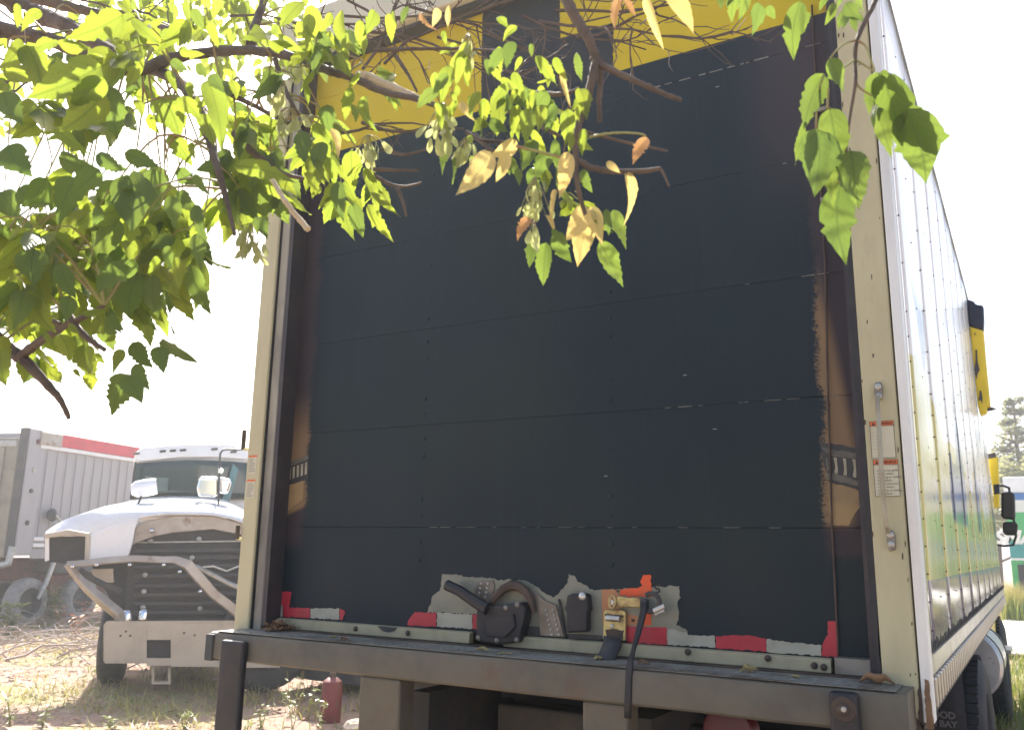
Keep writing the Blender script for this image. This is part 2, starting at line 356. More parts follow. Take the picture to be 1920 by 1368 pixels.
def ground_material():
    t = NT("dirt_and_straw_ground"); g = t.new("ShaderNodeNewGeometry").outputs["Position"]
    n1 = t.noise(.45, 6, .6, g); n2 = t.noise(3, 8, .7, g); n3 = t.noise(28, 5, .7, g)
    c = t.mix(n2, (.31, .205, .165), (.43, .32, .265)); c = t.mix(t.ramp(n3, .48, .72), c, (.24, .16, .12))
    c = t.mix(t.math('MULTIPLY', t.ramp(n1, .46, .6), t.ramp(n2, .35, .6)), c, (.30, .29, .13))
    nb = t.bump(t.math('ADD', n3, t.math('MULTIPLY', n2, 2)), .8, .03)
    return t.done(t.bsdf(c, .9, 0, .2, nb))
M['ground'] = ground_material()
M['concrete'] = mat("pale_concrete", (.52,.50,.47), .8, 0, (.46,.44,.41), 1.2, bump=.3, bscale=30)

# ------------------------------------------------------------------ ground, pavement
def hgt(x, y):
    if math.hypot(x-1.2, y-2.5) < 3.2: k = .25
    else: k = 1
    return k*(.05*mnoise.noise(Vector((x*.5, y*.5, 0)))+.02*mnoise.noise(Vector((x*2, y*2, 3))))
g = MB()
def axis_pts(a, b, near0, near1, st):
    far = [a, a*.5, a*.25, a*.12]; hi = [b*.12, b*.25, b*.5, b]
    n = int((near1-near0)/st); return sorted(set([p for p in far if p < near0-.5]+[near0+st*i for i in range(n+1)]+[p for p in hi if p > near1+.5]))
xs = axis_pts(-420, 420, -16, 9, .25); ys = axis_pts(-420, 420, -5, 16, .25)
g.grid([[(x, y, hgt(x, y)) for x in xs] for y in ys])
tag(g.build("ground", M['ground'], smooth=True), kind='structure')
pv = MB(); pv.prism([(-1.5,14.5,.075),(14,13.0,.075),(60,16,.075),(60,38,.075),(-1.5,38,.075)], (0,0,.03))
tag(pv.build("pavement", M['concrete']), kind='structure')

# haze volume added to stand in for lens veiling glare
HZ = MB().box((-440,-440,-1.2),(440,440,14)).build("haze", (lambda t: (t.link(t.new("ShaderNodeVolumePrincipled").outputs[0], t.out.inputs[1]), t.m)[1])(NT("glare_haze")), None)
vp = [n for n in HZ.data.materials[0].node_tree.nodes if n.type == 'PRINCIPLED_VOLUME'][0]
vp.inputs["Color"].default_value = (.93,.95,.98,1); vp.inputs["Density"].default_value = .0036; vp.inputs["Anisotropy"].default_value = .5
tag(HZ, kind='stuff')

# ------------------------------------------------------------------ box truck
BT = thing("box_truck", (1.22, 2.5, 0), "large box truck seen from behind, roll-up door overpainted dark navy under a yellow head band", "truck")
W = 2.44
# posts
def post(x0, x1, z0, z1): return MB().box((x0, 0, z0), (x1, .075, z1))
lp = MB().hexa([(0,0,1.268),(.078,0,1.268),(.078,.30,1.268),(0,.30,1.268),(0,0,3.69),(.082,0,3.69),(.082,.30,3.69),(0,.30,3.69)]).build("door_post", M['cream'], BT, bevel=.006)
lj = MB().box((.0835,.018,1.272),(.128,.26,3.69)).build("jamb_channel", M['jamb'], BT, bevel=.004)
ls = MB().box((.079,.010,1.272),(.0833,.2,3.69)).build("jamb_seal", M['seal'], BT)
rp = MB().hexa([(2.352,0,1.215),(2.436,0,1.205),(2.436,.2,1.205),(2.352,.2,1.215),(2.347,0,3.69),(2.436,0,3.69),(2.436,.2,3.69),(2.347,.2,3.69)]).build("door_post", M['cream'], BT, bevel=.006)
rng2 = random.Random(3)
sl_ = MB()
z = 1.30
while z < 3.66:   # ragged black rubber seal between post and door
    h = rng2.uniform(.03, .09); sl_.box((2.337-rng2.uniform(0,.004), .004, z), (2.3495+rng2.uniform(-.0015,.0045), .06, z+h)); z += h
tag(sl_.build("jamb_seal", M['seal'], BT))
MB().box((2.322,.02,1.30),(2.336,.096,3.68)).build("door_track", M['track'], BT)
MB().box((.129,.02,1.30),(.150,.096,3.68)).build("door_track", M['track'], BT)
MB().box((0,-.004,3.695),(W,.30,3.92)).build("header_beam", M['header'], BT, bevel=.008)
hg = MB().box((.13,.03,3.675),(2.33,.09,3.694)).build("header_seal", M['seal'], BT)
# rust blotches and knocks on the right post
ch = MB()
for i in range(30):
    zz = rng2.uniform(1.23, 3.6); xx = rng2.choice([2.3525+rng2.uniform(0,.004), 2.4325-rng2.uniform(0,.004), rng2.uniform(2.36,2.43)])
    a = rng2.uniform(.0008,.003); b = rng2.uniform(.002,.010)
    ch.prism([(xx-a,-.0012,zz-b),(xx+a*.6,-.0012,zz-b*.7),(xx+a,-.0012,zz+b*.5),(xx-a*.2,-.0012,zz+b),(xx-a*.9,-.0012,zz+b*.3)], (0,.002,0))
tag(ch.build("paint_chip", M['rust_dark'], BT), kind='stuff')
rb = MB()
for P in ([(1722,1290),(1733,1285),(1740,1345),(1732,1368),(1722,1345)], [(1700,1335),(1722,1348),(1735,1368),(1738,1400),(1705,1400)]):
    q = [D(x, y, -.0015) for x, y in P]; rb.prism(jag(q, .002, .01, 5), (0,.001,0))
rb.build("rust_patch", M['rust_dark'], BT)
rt_ = MB(); rt_.prism(jag([D(x,y,-.0062) for x,y in ((1733,1272),(1741,1275),(1747,1320),(1752,1366),(1738,1368),(1735,1330))], .0015, .01, 6), (0,.0015,0)); rt_.build("rust_patch", M['rusty_trim'], BT)
# corner trim and wall
MB().box((2.4405,-.004,1.20),(2.466,.05,3.9)).build("corner_trim", M['trim_alum'], BT, bevel=.004)
MB().box((2.4405,.053,1.345),(2.4645,.085,3.5)).build("corner_trim", M['cream'], BT, bevel=.003)
YF = 5.86
edges = [.088,.28,.88,1.48,2.08,2.68,3.28,3.88,4.48,5.08,5.62,YF]
for a, b in zip(edges[:-1], edges[1:]):
    m = MB(); rows = []
    nz = 12
    for i in range(nz+1):
        zz = 1.36+(3.49-1.36)*i/nz; r_ = []
        for k in range(9):
            u = k/8; bul = .0035*math.sin(math.pi*u)+.0025*mnoise.noise(Vector((a*3+u*1.3, zz*1.1, 2)))
            r_.append((2.446+bul, a+.0015+(b-a-.003)*u, zz))
        rows.append(r_)
    m.grid(rows); m.build("wall_panel", M['wall'], BT, smooth=True, solid=.006)
sp = MB()
for y in edges[1:-1]: sp.box((2.441, y-.0035, 1.362), (2.4440, y+.0035, 3.485))
sp.build("panel_joint", M['seal'], BT)
rv = MB()
for y in edges[1:-1]:
    for k in range(28):
        zz = 1.40+k*.076
        if zz > 2.3 and k % 2: continue
        rv.tube([(2.444,y-.016,zz),(2.4535,y-.016,zz)], [.0034,.0022], 6)
for y0 in (.58,1.18,1.78,2.38,2.98,3.58):
    for k in range(9):
        rv.tube([(2.444,y0,1.48+k*.23),(2.4545,y0,1.48+k*.23)], [.0034,.0022], 6)
tag(rv.build("rivets", M['dull'], BT), kind='stuff')
MB().box((2.4365,.09,3.4905),(2.4585,YF,3.499)).build("top_rail", M['galv'], BT, bevel=.002)
MB().box((.0,.31,3.49),(2.436,YF,3.497)).build("roof", M['roof'], BT)
MB().box((.0,.31,1.2),(.03,YF,3.488)).build("left_wall", M['white_paint'], BT)
MB().box((.032,YF-.04,1.2),(2.435,YF,3.488)).build("front_wall", M['white_paint'], BT)
MB().box((.032,.31,1.12),(2.40,YF-.05,1.26)).build("cargo_floor", M['dull'], BT)
# lower side rail with ribs
MB().box((2.4405,.052,1.300),(2.4595,6.0,1.346)).build("side_rail", M['rail'], BT, bevel=.003)
MB().box((2.4405,.052,1.348),(2.452,6.0,1.3585)).build("rail_seam", M['seal'], BT)
MB().box((2.462,.052,1.349),(2.4645,6.0,1.3525)).build("rail_lip", M['rail'], BT)
MB().box((2.4405,.052,1.232),(2.4555,6.0,1.298)).build("side_rail", M['rail'], BT, bevel=.002)
tg = MB(); y = .07
while y < 5.9:   # caulk drips above the seam, rivets on the strip
    tg.prism([(2.4645,y,1.36),(2.4645,y+.016,1.36),(2.4645,y+.011,1.36+rng2.uniform(.012,.032)),(2.4645,y+.006,1.36+rng2.uniform(.012,.028))], (.002,0,0)); y += rng2.uniform(.03,.05)
tag(tg.build("caulk_drips", M['seal'], BT), kind='stuff')
y = .075
rib0 = None
while y < 5.95:
    if rib0 is None:
        rib0 = MB().prism([(2.4562,y,1.296),(2.4562,y+.042,1.296),(2.4562,y+.030,1.226),(2.4562,y+.012,1.226)], (.012,0,0)).build("rail_rib", M['rail'], BT, bevel=.003); yb = y
    else:
        c_ = rib0.copy(); col.objects.link(c_); c_.parent = BT; c_.location.y = y-yb
    y += .075
# door panels
seams = [1.318,1.673,2.045,2.413,2.785,3.160,3.532,3.69]
for z0, z1 in zip(seams[:-1], seams[1:]):
    m = MB(); rows = []; a = z0+.0002; b = z1-.0002
    prof = [(.118,a),(.1016,a),(.100,a+.0022),(.100,a+.005),(.1003,a+(b-a)*.3),(.1001,a+(b-a)*.7),(.100,b-.005),(.100,b-.0022),(.1016,b),(.118,b)]
    for yy, zz in prof:
        rows.append([(.06+(2.39-.06)*k/40, yy+.0016*mnoise.noise(Vector((k*.35, zz*2.4, 1))), zz) for k in range(41)])
    m.grid(rows); m.build("door_panel", M['door'], BT, smooth=True)
MB().box((.06,.12,1.30),(2.39,.135,3.69)).build("door_backing", M['seal'], BT)
# hinge bolts
hb = MB()
for X_ in (.81, 1.563):
    for s in seams[1:-1]:
        for dz in (-.115,-.05,.04,.10):
            hb.lathe((X_,.1005,s+dz), (0,-1,0), [(.0085,0),(.0085,.0014),(.006,.003),(.0001,.0036)], 10)
for X_ in (.6,1.05,1.9,2.1):
    for s in seams[1:-1]:
        if rng2.random() < .5: hb.lathe((X_,.1005,s+.04), (0,-1,0), [(.004,0),(.003,.002),(.0001,.003)], 7)
tag(hb.build("hinge_bolts", M['door'], BT, smooth=True), kind='stuff')
# pale cracks of chipped paint along the seams
cp = MB()
def chips(z, x0, x1, dens, h=.003):
    x = x0
    while x < x1:
        l = rng2.uniform(.006,.05)
        if rng2.random() < dens: cp.box((x,.0985,z-.0005-rng2.uniform(0,h)), (x+l,.1035,z+rng2.uniform(.0,h)))
        x += l+rng2.uniform(.002,.03)
chips(1.674,.6,2.21,.35,.0007); chips(1.674,.85,1.15,.6,.0009); chips(2.0455,1.75,2.33,.5,.0006); chips(2.4135,1.98,2.26,.6,.0008); chips(2.7855,2.0,2.2,.6,.0008); chips(3.161,1.73,2.10,.95,.0014); chips(3.161,2.24,2.33,.6,.0008)
for px, py in ((1136,892),(1284,703),(1340,804),(1345,163)): p = D(px,py,.0995); cp.box((p.x-.006,.0985,p.z-.0012),(p.x+.006,.1005,p.z+.0012))
tag(cp.build("chipped_paint", M['chip'], BT), kind='stuff')
# lift cable / edge line at both sides
for pts in ([(1522,10),(1534,250),(1547,500),(1553,760),(1560,985),(1572,1225)],):
    MB().tube([D(x,y,.093) for x,y in pts], .0032, 6).build("lift_cable", M['rust_dark'], BT, smooth=True)
MB().tube([D(x,y,.094) for x,y in ((562,330),(552,520),(540,760),(528,1000),(518,1150))], .003, 6).build("lift_cable", M['jamb'], BT, smooth=True)
for px, py in ((1537,205),(1551,372)): p = D(px,py,.09); MB().box((p.x-.02,.088,p.z-.006),(p.x+.02,.0955,p.z+.006)).build("cable_clip", M['jamb'], BT)
# remnants of the old print on the right edge
def decal(name, pxs, m, y, j=0, parent=BT, th=.0008):
    q = [D(a,b,y) for a,b in pxs]
    if j: q = jag(q, j, .008, len(pxs)*7+int(pxs[0][0]))
    return MB().prism(q, (0,th,0)).build(name, m, parent)
decal("printed_band", [(1538,828),(1560,831),(1622,842),(1626,922),(1600,915),(1553,903),(1548,880),(1541,850)], M['dark_print'], .0988, .002)
decal("printed_highlight", [(1541,838),(1566,843),(1620,852),(1621,860),(1565,856),(1548,848)], M['grey_print'], .0978, .0015)
decal("printed_shade", [(1549,886),(1570,888),(1623,906),(1624,914),(1560,900),(1550,897)], M['grey_print'], .0978, .0015)
for a in (1563, 1580, 1598): decal("printed_bar", [(a,857+(a-1563)*.09),(a+6,858+(a-1563)*.09),(a+8,882+(a-1563)*.2),(a+7,888+(a-1563)*.22),(a+1,886+(a-1563)*.2),(a+3,875+(a-1563)*.1)], M['pale_print'], .0973, .0006)
MB().prism([D(a,b,.0973) for a,b in ((1548,858),(1551,857),(1554,880),(1551,884))], (0,.0006,0)).build("printed_script", M['grey_print'], BT)
M['tan_print'] = mat("tan_print", (.33,.225,.105), .5, 0, (.24,.17,.09), 9, bump=.05)
decal("printed_patch", [(1553,905),(1585,911),(1621,923),(1617,943),(1606,958),(1590,985),(1562,984),(1556,960)], M['tan_print'], .0990, .002)
decal("printed_patch", [(505,924),(570,893),(568,934),(540,957),(507,978)], M['tan_print'], .0990, .001)
# ... and on the left edge
decal("printed_band", [(508,884),(578,857),(578,898),(508,918)], M['dark_print'], .0988, .0015)
decal("printed_highlight", [(510,880),(578,853),(578,860),(509,888)], M['grey_print'], .0978, .001)
for k in range(9):
    a = 511+k*7.6; dy = -(a-511)*.36
    decal("printed_bar", [(a,889+dy),(a+4,887.5+dy),(a+3.4,908+dy*.92),(a-.6,910+dy*.92)], M['pale_print'], .0973)
# bare sheet around the latches
decal("bare_patch", [(830,1075),(858,1077),(880,1082),(925,1083),(935,1088),(950,1085),(985,1088),(1003,1098),(1020,1110),(1038,1120),(1050,1108),(1063,1094),(1066,1075),(1075,1078),(1083,1090),(1098,1096),(1105,1104),(1130,1105),(1190,1102),(1262,1098),(1274,1098),(1276,1120),(1270,1128),(1273,1150),(1268,1172),(1285,1178),(1289,1190),(1289,1206),(895,1182),(893,1150),(800,1147),(812,1115),(825,1106)], M['bare'], .0984, .0035)
# reflective tape, cut off where the navy paint covers it
RT_, WT_ = M['red_tape'], M['white_tape']
for pxs, m in [
    ([(521,1108),(546,1109),(545,1118),(542,1138),(581,1139),(581,1158),(531,1155),(531,1135),(523,1131)], RT_),
    ([(521,1133),(530,1134),(530,1155),(520,1154)], WT_),
    ([(582,1140),(636,1140),(636,1161),(582,1158)], WT_),
    ([(637,1140),(645,1143),(647,1149),(641,1162),(637,1161)], RT_),
    ([(763,1171),(768,1158),(778,1146),(818,1148),(818,1174),(780,1172)], RT_),
    ([(819,1148),(885,1151),(885,1178),(819,1174)], WT_),
    ([(886,1151),(894,1152),(894,1179),(886,1178)], RT_),
    ([(1173,1172),(1250,1176),(1250,1208),(1176,1203)], RT_),
    ([(1251,1177),(1287,1184),(1290,1190),(1340,1191),(1341,1213),(1251,1208)], WT_),
    ([(1342,1192),(1380,1190),(1400,1190),(1437,1197),(1437,1221),(1342,1214)], RT_),
    ([(1438,1197),(1480,1203),(1540,1209),(1540,1229),(1438,1221)], WT_),
    ([(1541,1210),(1553,1188),(1552,1164),(1569,1164),(1571,1231),(1541,1229)], RT_)]:
    decal("reflective_tape", pxs, m, .0972, .0022)
# orange decal remnants and marks
decal("orange_sticker", [(1128,1104),(1160,1105),(1162,1172),(1175,1172),(1176,1150),(1218,1160),(1220,1172),(1130,1170)], M['orange_faded'], .0976, .001)
decal("orange_sticker", [(1163,1104),(1190,1102),(1205,1098),(1200,1090),(1206,1077),(1220,1077),(1221,1098),(1222,1118),(1163,1117)], M['orange'], .0970, .0025)
decal("orange_sticker", [(1203,1146),(1221,1148),(1221,1171),(1203,1170)], M['orange'], .0968, .0012)
def text(body, size, origin, xdir, zdir, m, name, parent, th=.0006, bold=0, shear=0):
    cu = bpy.data.curves.new("t", 'FONT'); cu.body = body; cu.size = size; cu.extrude = th/2; cu.offset = bold; cu.shear = shear; cu.resolution_u = 3
    tmp = bpy.data.objects.new("t", cu); col.objects.link(tmp)
    dg = bpy.context.evaluated_depsgraph_get(); me = bpy.data.meshes.new_from_object(tmp.evaluated_get(dg))
    bpy.data.objects.remove(tmp); bpy.data.curves.remove(cu)
    X = Vector(xdir).normalized(); Zv = Vector(zdir).normalized(); N = X.cross(Zv)
    mb = MB(); o = Vector(origin)
    mb.add([o+X*v.co.x+Zv*v.co.y+N*v.co.z for v in me.vertices], [tuple(p.vertices) for p in me.polygons])
    bpy.data.meshes.remove(me)
    return mb.build(name, m, parent, fix=False)
text("S'", .034, D(1231,1112,.0966), (.8,0,.35), (-.35,0,.8), M['ink'], "sticker_letter", BT, bold=.001)
text("M", .013, D(1184,1165,.0966), (1,0,0), (0,0,1), M['ink'], "sticker_letter", BT, bold=.0005)
text("W", .012, D(1155,1110,.0966), (1,0,0), (0,0,1), M['ink'], "sticker_letter", BT, bold=.0005)

# bottom rail of the door with its bolts
def rail_piece(xa, xb):
    return MB().prism([(xa,.070,1.289),(xa,.074,1.3235),(xa,.098,1.3265),(xa,.098,1.289)], (xb-xa,0,0))
rail_piece(.15,1.052).build("bottom_rail", M['alum'], BT, bevel=.003)
rail_piece(1.185,2.215).build("bottom_rail", M['alum'], BT, bevel=.003)
MB().box((.15,.04,1.279),(2.33,.098,1.288)).build("door_seal", M['rust_dark'], BT)
MB().prism([(2.225,.062,1.288),(2.225,.066,1.332),(2.225,.095,1.334),(2.225,.095,1.288)], (.105,0,0)).build("rail_end_bracket", M['strap_metal'], BT, bevel=.003)
bo = [(667,1178),(765,1186),(1290,1221),(1440,1233),(1527,1247),(1545,1250),(1612,1250)]
for px, py in bo:
    p = D(px,py,.071); MB().lathe(p, (0,-1,0), [(.0095,0),(.0095,.003),(.006,.006),(.0001,.007)], 10).build("rail_bolt", M['rust_dark'], BT, smooth=True)
MB().prism([D(a,b,.0705) for a,b in ((708,1173),(744,1176),(738,1183),(728,1185),(717,1182))], (0,.004,0)).build("rail_notch", M['dull'], BT)

# latch set left: lever, lock box, arched bracket, perforated straps
def flat(name, pxs, m, y, th, parent=BT, bev=.002, j=0):
    q = [D(a,b,y) for a,b in pxs]
    return MB().prism(q, (0,th,0)).build(name, m, parent, bevel=bev)
lk = flat("lock_box", [(893,1141),(903,1136),(935,1134),(975,1128),(985,1140),(982,1165),(976,1185),(973,1203),(935,1208),(893,1202)], M['black_steel'], .045, .05, bev=.006)
for px, py in ((970,1133),(949,1139),(897,1195),(969,1199),(932,1200)): MB().lathe(D(px,py,.045), (0,-1,0), [(.009,0),(.009,.003),(.005,.006),(.0001,.0065)], 10).build("lock_screw", M['strap_metal'], lk, smooth=True)
MB().prism([D(a,b,.036) for a,b in ((905,1160),(962,1150),(966,1176),(945,1196),(912,1192))], (0,.012,0)).build("lock_face", M['black_steel'], lk, bevel=.004)
lv = MB().tube([D(838,1096,.05),D(862,1107,.048),(D(893,1128,.045)),D(915,1141,.043)], [.0185,.018,.02,.022], 9).build("latch_lever", M['black_steel'], BT, smooth=True)
arch = [(918,1135),(928,1120),(944,1104),(958,1097),(972,1098),(986,1108),(995,1124),(1001,1148)]
MB().tube([D(a,b,.075) for a,b in arch], [.012,.014,.016,.017,.017,.015,.012,.007], 8).build("latch_spring_arm", M['rust_dark'], BT, smooth=True)
st1 = flat("perforated_strap", [(895,1089),(925,1086),(927,1100),(920,1127),(888,1126),(887,1118)], M['strap_metal'], .094, .003)
st2 = flat("perforated_strap", [(992,1108),(1005,1110),(1022,1126),(1042,1133),(1058,1194),(1013,1191),(1008,1150)], M['strap_metal'], .090, .003)
flat("strap_edge", [(1045,1122),(1049,1122),(1062,1197),(1057,1196)], M['black_steel'], .088, .006)
bm_ = MB()
for (sx0, sy0, dx, dy, nr) in ((902,1094,-1.6,8.4,4),):
    for i in range(nr):
        for k in range(2): bm_.lathe(D(sx0+dx*i+k*13,sy0+dy*i-k*.5,.0938),(0,-1,0),[(.0055,0),(.004,.003),(.0001,.004)],8)
tag(bm_.build("strap_bosses", M['galv'], st1, smooth=True), kind='stuff')
bm_ = MB()
for i in range(6):
    for k in range(2): bm_.lathe(D(1024+i*2.2+k*13,1143+i*9.2,.0898),(0,-1,0),[(.0055,0),(.004,.003),(.0001,.004)],8)
tag(bm_.build("strap_bosses", M['galv'], st2, smooth=True), kind='stuff')
flat("sill_plate", [(985,1173),(1013,1174),(1013,1192),(983,1190)], M['dull'], .096, .002)
# centre lock cylinder
lc = flat("lock_cylinder_housing", [(1062,1116),(1072,1112),(1098,1112),(1101,1118),(1102,1136),(1104,1140),(1100,1148),(1099,1184),(1062,1186),(1061,1147),(1056,1140),(1060,1134)], M['black_steel'], .060, .036, bev=.006)
MB().lathe(D(1092,1117,.06),(0,-1,0),[(.012,0),(.012,.003),(.008,.006),(.0001,.007)],12).build("lock_screw", M['steel'], lc, smooth=True)
flat("sill_plate", [(1063,1187),(1128,1190),(1128,1199),(1063,1196)], M['dull'], .096, .002)
# yellow zinc hasp
hp = flat("hasp_plate", [(1131,1146),(1136,1142),(1168,1142),(1173,1147),(1172,1200),(1162,1203),(1140,1200),(1130,1193)], M['zinc'], .082, .012, bev=.004)
MB().cyl(D(1137,1158,.074),(1,0,.0),.0095,.045,12).build("hasp_roller", M['steel'], hp, smooth=True)
MB().prism([D(a,b,.078) for a,b in ((1134,1150),(1168,1153),(1168,1157),(1134,1154))], (0,.006,0)).build("hasp_slot", M['rust_dark'], hp)
MB().lathe(D(1148,1173,.082),(0,-1,0),[(.007,0),(.006,.004),(.0001,.006)],10).build("hasp_rivet", M['steel'], hp, smooth=True)
MB().prism(jag([D(a,b,.0805) for a,b in ((1135,1180),(1150,1178),(1170,1181),(1168,1196),(1150,1198),(1138,1195))], .002,.01,3), (0,.0008,0)).build("rust_patch", M['rust_dark'], hp)
ha = flat("hasp_arm", [(1156,1118),(1160,1117),(1180,1120),(1198,1119),(1202,1124),(1200,1139),(1180,1137),(1160,1140),(1155,1138)], M['zinc'], .070, .010, bev=.003)
MB().tube([D(1148+6*math.cos(t_),1128+12*math.sin(t_),.068) for t_ in [i*math.pi/6 for i in range(13)]], .0042, 7, cap=False).build("hasp_ring", M['zinc'], ha, smooth=True)
MB().lathe(D(1148,1128,.075),(0,-1,0),[(.0085,0),(.008,.006),(.0001,.008)],10).build("hasp_rivet", M['steel'], ha, smooth=True)
tg_ = MB(); P = [D(a,b,yy) for a,b,yy in ((1150,1196,.072),(1148,1208,.055),(1143,1220,.03),(1138,1230,.0),(1132,1237,-.012))]
rows = []
for p, wd in zip(P, (.030,.029,.028,.026,.022)): rows.append([p+Vector((-wd,0,.004)),p+Vector((0,-.004,0)),p+Vector((wd,0,-.002))])
tg_.grid(rows); tg_.build("latch_tongue", M['dull'], BT, smooth=True, solid=.007)
# strap, padlock cylinder
MB().tube([D(1221+16*math.cos(t_),1129+17*math.sin(t_),.062) for t_ in [i*math.pi/8-2.2 for i in range(13)]], .0075, 8).build("strap_loop", M['dull'], BT, smooth=True)
pk = MB().cyl(D(1227,1145,.048), (.9,0,.42), .0095, .038, 14).build("padlock_pin", M['steel'], BT, smooth=True)
MB().cyl(D(1229,1151,.050), (.9,0,.42), .0085, .034, 14).build("padlock_pin", M['galv'], BT, smooth=True)
MB().box((lambda p:(p.x-.014,p.y,p.z-.018))(D(1207,1135,.06)), (lambda p:(p.x+.01,p.y+.02,p.z+.02))(D(1207,1135,.06))).build("strap_clamp", M['dull'], BT, bevel=.004)
sp_ = [D(1208,1130,.058),D(1207,1145,.052),D(1203,1162,.045),D(1196,1190,.02),D(1188,1218,-.06),D(1183,1235,-.125),D(1180,1262,-.140),D(1178,1310,-.142),D(1177,1345,-.145)]
rows = []
for i, p in enumerate(sp_):
    t_ = (sp_[min(i+1,len(sp_)-1)]-sp_[max(i-1,0)]).normalized(); s_ = t_.cross(Vector((0,-1,0))).normalized()
    rows.append([p-s_*.010,p-s_*.006+Vector((0,-.004,0)),p+s_*.006+Vector((0,-.004,0)),p+s_*.010])
MB().grid(rows).build("pull_strap", M['seal'], BT, smooth=True, solid=.003)

# rear bumper
prof = [(-.135,1.187),(-.142,1.194),(-.142,1.268),(-.136,1.2785),(-.125,1.283),(.035,1.283),(.035,1.187)]
bp_ = MB(); n_ = len(prof); xs_ = [.03+(2.425-.03)*k/60 for k in range(61)]
rows = [[Vector((x,y_+(.003*mnoise.noise(Vector((x*5,y_*9,z_*9))) if y_ < -.1 else 0),z_+.0025*mnoise.noise(Vector((x*4,z_*7,5))))) for x in xs_] for y_, z_ in prof+[prof[0]]]
bp_.grid(rows); b0 = 0
bp_.add([rows[i][0] for i in range(n_)], [tuple(range(n_))]); bp_.add([rows[i][-1] for i in range(n_)], [tuple(range(n_))])
BU = bp_.build("rear_bumper", M['bumper'], BT, smooth=True)
tr_ = MB()
for k in range(44):
    x = .1+k*.0525
    for y_ in (-.105,-.07,-.03): tr_.lathe((x+rng2.uniform(-.004,.004),y_,1.2850),(0,0,1),[(.010,0),(.008,.0022),(.0001,.003)],7)
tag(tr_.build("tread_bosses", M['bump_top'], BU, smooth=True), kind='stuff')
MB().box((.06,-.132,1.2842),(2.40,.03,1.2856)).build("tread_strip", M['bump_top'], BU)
for (a, b) in ((.757,.925),(1.572,1.711)):
    MB().hexa([(a,-.128,.55),(b,-.128,.55),(b,-.06,.55),(a,-.06,.55),(a,-.133,1.186),(b,-.133,1.186),(b,-.05,1.186),(a,-.05,1.186)]).build("bumper_leg", M['bumper'], BU, bevel=.008)
db = MB().hexa([(.125,-.168,.40),(.245,-.168,.40),(.245,-.143,.40),(.125,-.143,.40),(.125,-.172,1.262),(.245,-.172,1.262),(.245,-.143,1.262),(.125,-.143,1.262)]).build("dock_block", M['black_steel'], BU, bevel=.010)
MB().box((.02,-.150,1.18),(.06,-.02,1.275)).build("bumper_end_cap", M['dull'], BU, bevel=.005)
q = D(1555,1293,-.16); q2 = D(1610,1293,-.16)
db2 = MB().box((q.x,-.178,.86),(q2.x,-.1435,q.z)).build("dock_block", M['black_steel'], BU, bevel=.010)
MB().lathe(D(1582,1329,-.178),(0,-1,0),[(.030,-.001),(.028,.004),(.014,.005),(.014,.012),(.009,.016),(.0001,.017)],14).build("block_bolt", M['rust_dark'], db2, smooth=True)
MB().lathe(D(1582,1329,-.1955),(0,-1,0),[(.007,0),(.006,.004),(.0001,.005)],8).build("bolt_head", M['galv'], db2, smooth=True)

# grab handle on the right post
hx = lambda px,py,y: D(px,py,y)
gh = MB().tube([hx(1646,742,-.010),hx(1645,750,-.035),hx(1646,765,-.048),hx(1652,870,-.048),hx(1659,965,-.048),hx(1662,985,-.042),hx(1666,997,-.012)], .0062, 10).build("grab_handle", M['handle'], BT, smooth=True)
for P in ([(1640,716),(1652,716),(1655,727),(1654,742),(1650,750),(1642,748),(1638,735)], [(1664,994),(1673,993),(1678,1004),(1679,1030),(1667,1033),(1662,1012)]):
    b_ = MB().prism([D(a,b,-.012) for a,b in P], (0,.0118,0)).build("handle_bracket", M['strap_metal'], gh, bevel=.003)
    cx = sum(a for a,b in P)/len(P); cy = sum(b for a,b in P)/len(P)
    for dy in (-9,9): MB().lathe(D(cx+dy*.08,cy+dy,-.0122),(0,-1,0),[(.0085,0),(.0085,.003),(.005,.005),(.0001,.0055)],10).build("bracket_bolt", M['galv'], gh, smooth=True)
# warning labels
def label(pxq, lines, lx, z_top, z_bot):
    x0, x1 = lx
    b_ = MB().box((x0,-.0012,z_bot),(x1,.0002,z_top)).build("warning_label", M['label_white'], BT)
    MB().box((x0+.001,-.0018,z_top-.012),(x1-.001,-.0011,z_top-.001)).build("label_header", M['label_orange'], b_)
    fr = MB()
    for a in ((x0,z_top-.001,x1,z_top),(x0,z_bot,x1,z_bot+.001)): fr.box((a[0],-.0020,a[1]),(a[2],-.0010,a[3]))
    for xx in (x0,x1-.001): fr.box((xx,-.0020,z_bot),(xx+.001,-.0010,z_top))
    fr.box((x0,-.0021,z_top-.0135),(x1,-.0010,z_top-.0125)); fr.build("label_border", M['ink'], b_)
    MB().prism([(x0+.005,-.0022,z_top-.0105),(x0+.014,-.0022,z_top-.0105),(x0+.0095,-.0022,z_top-.0025)], (0,.0006,0)).build("warning_triangle", M['ink'], b_)
    text("WARNING", .0085, (x0+.016,-.0021,z_top-.0095), (1,0,0), (0,0,1), M['ink'], "label_title", b_, bold=.0002)
    dz = (z_top-z_bot-.018)/len(lines)
    for i, l in enumerate(lines):
        if l: text(l, min(.0078,dz*.92), (x0+.0035,-.0016,z_top-.0145-dz*(i+.85)), (1,0,0), (0,0,1), M['ink_faded'], "label_text", b_)
label(None, ["", "- Always use grab", "  handle when", "  entering or exiting", "  this vehicle", "- Always look for", "  traffic before", "  entering or exiting", "  this vehicle"], (2.3665,2.4275), 1.848, 1.752)
lb = label(None, ["- - - - -  - - -", " - - -  - - -", "- - -- -  -- -", "  - -- - -  -- ", " -- -  - - --", " - --  - - -", "- - -  -- - -", "  - - --  - -", "  - -- - - -"], (2.3645,2.4245), 1.951, 1.852)
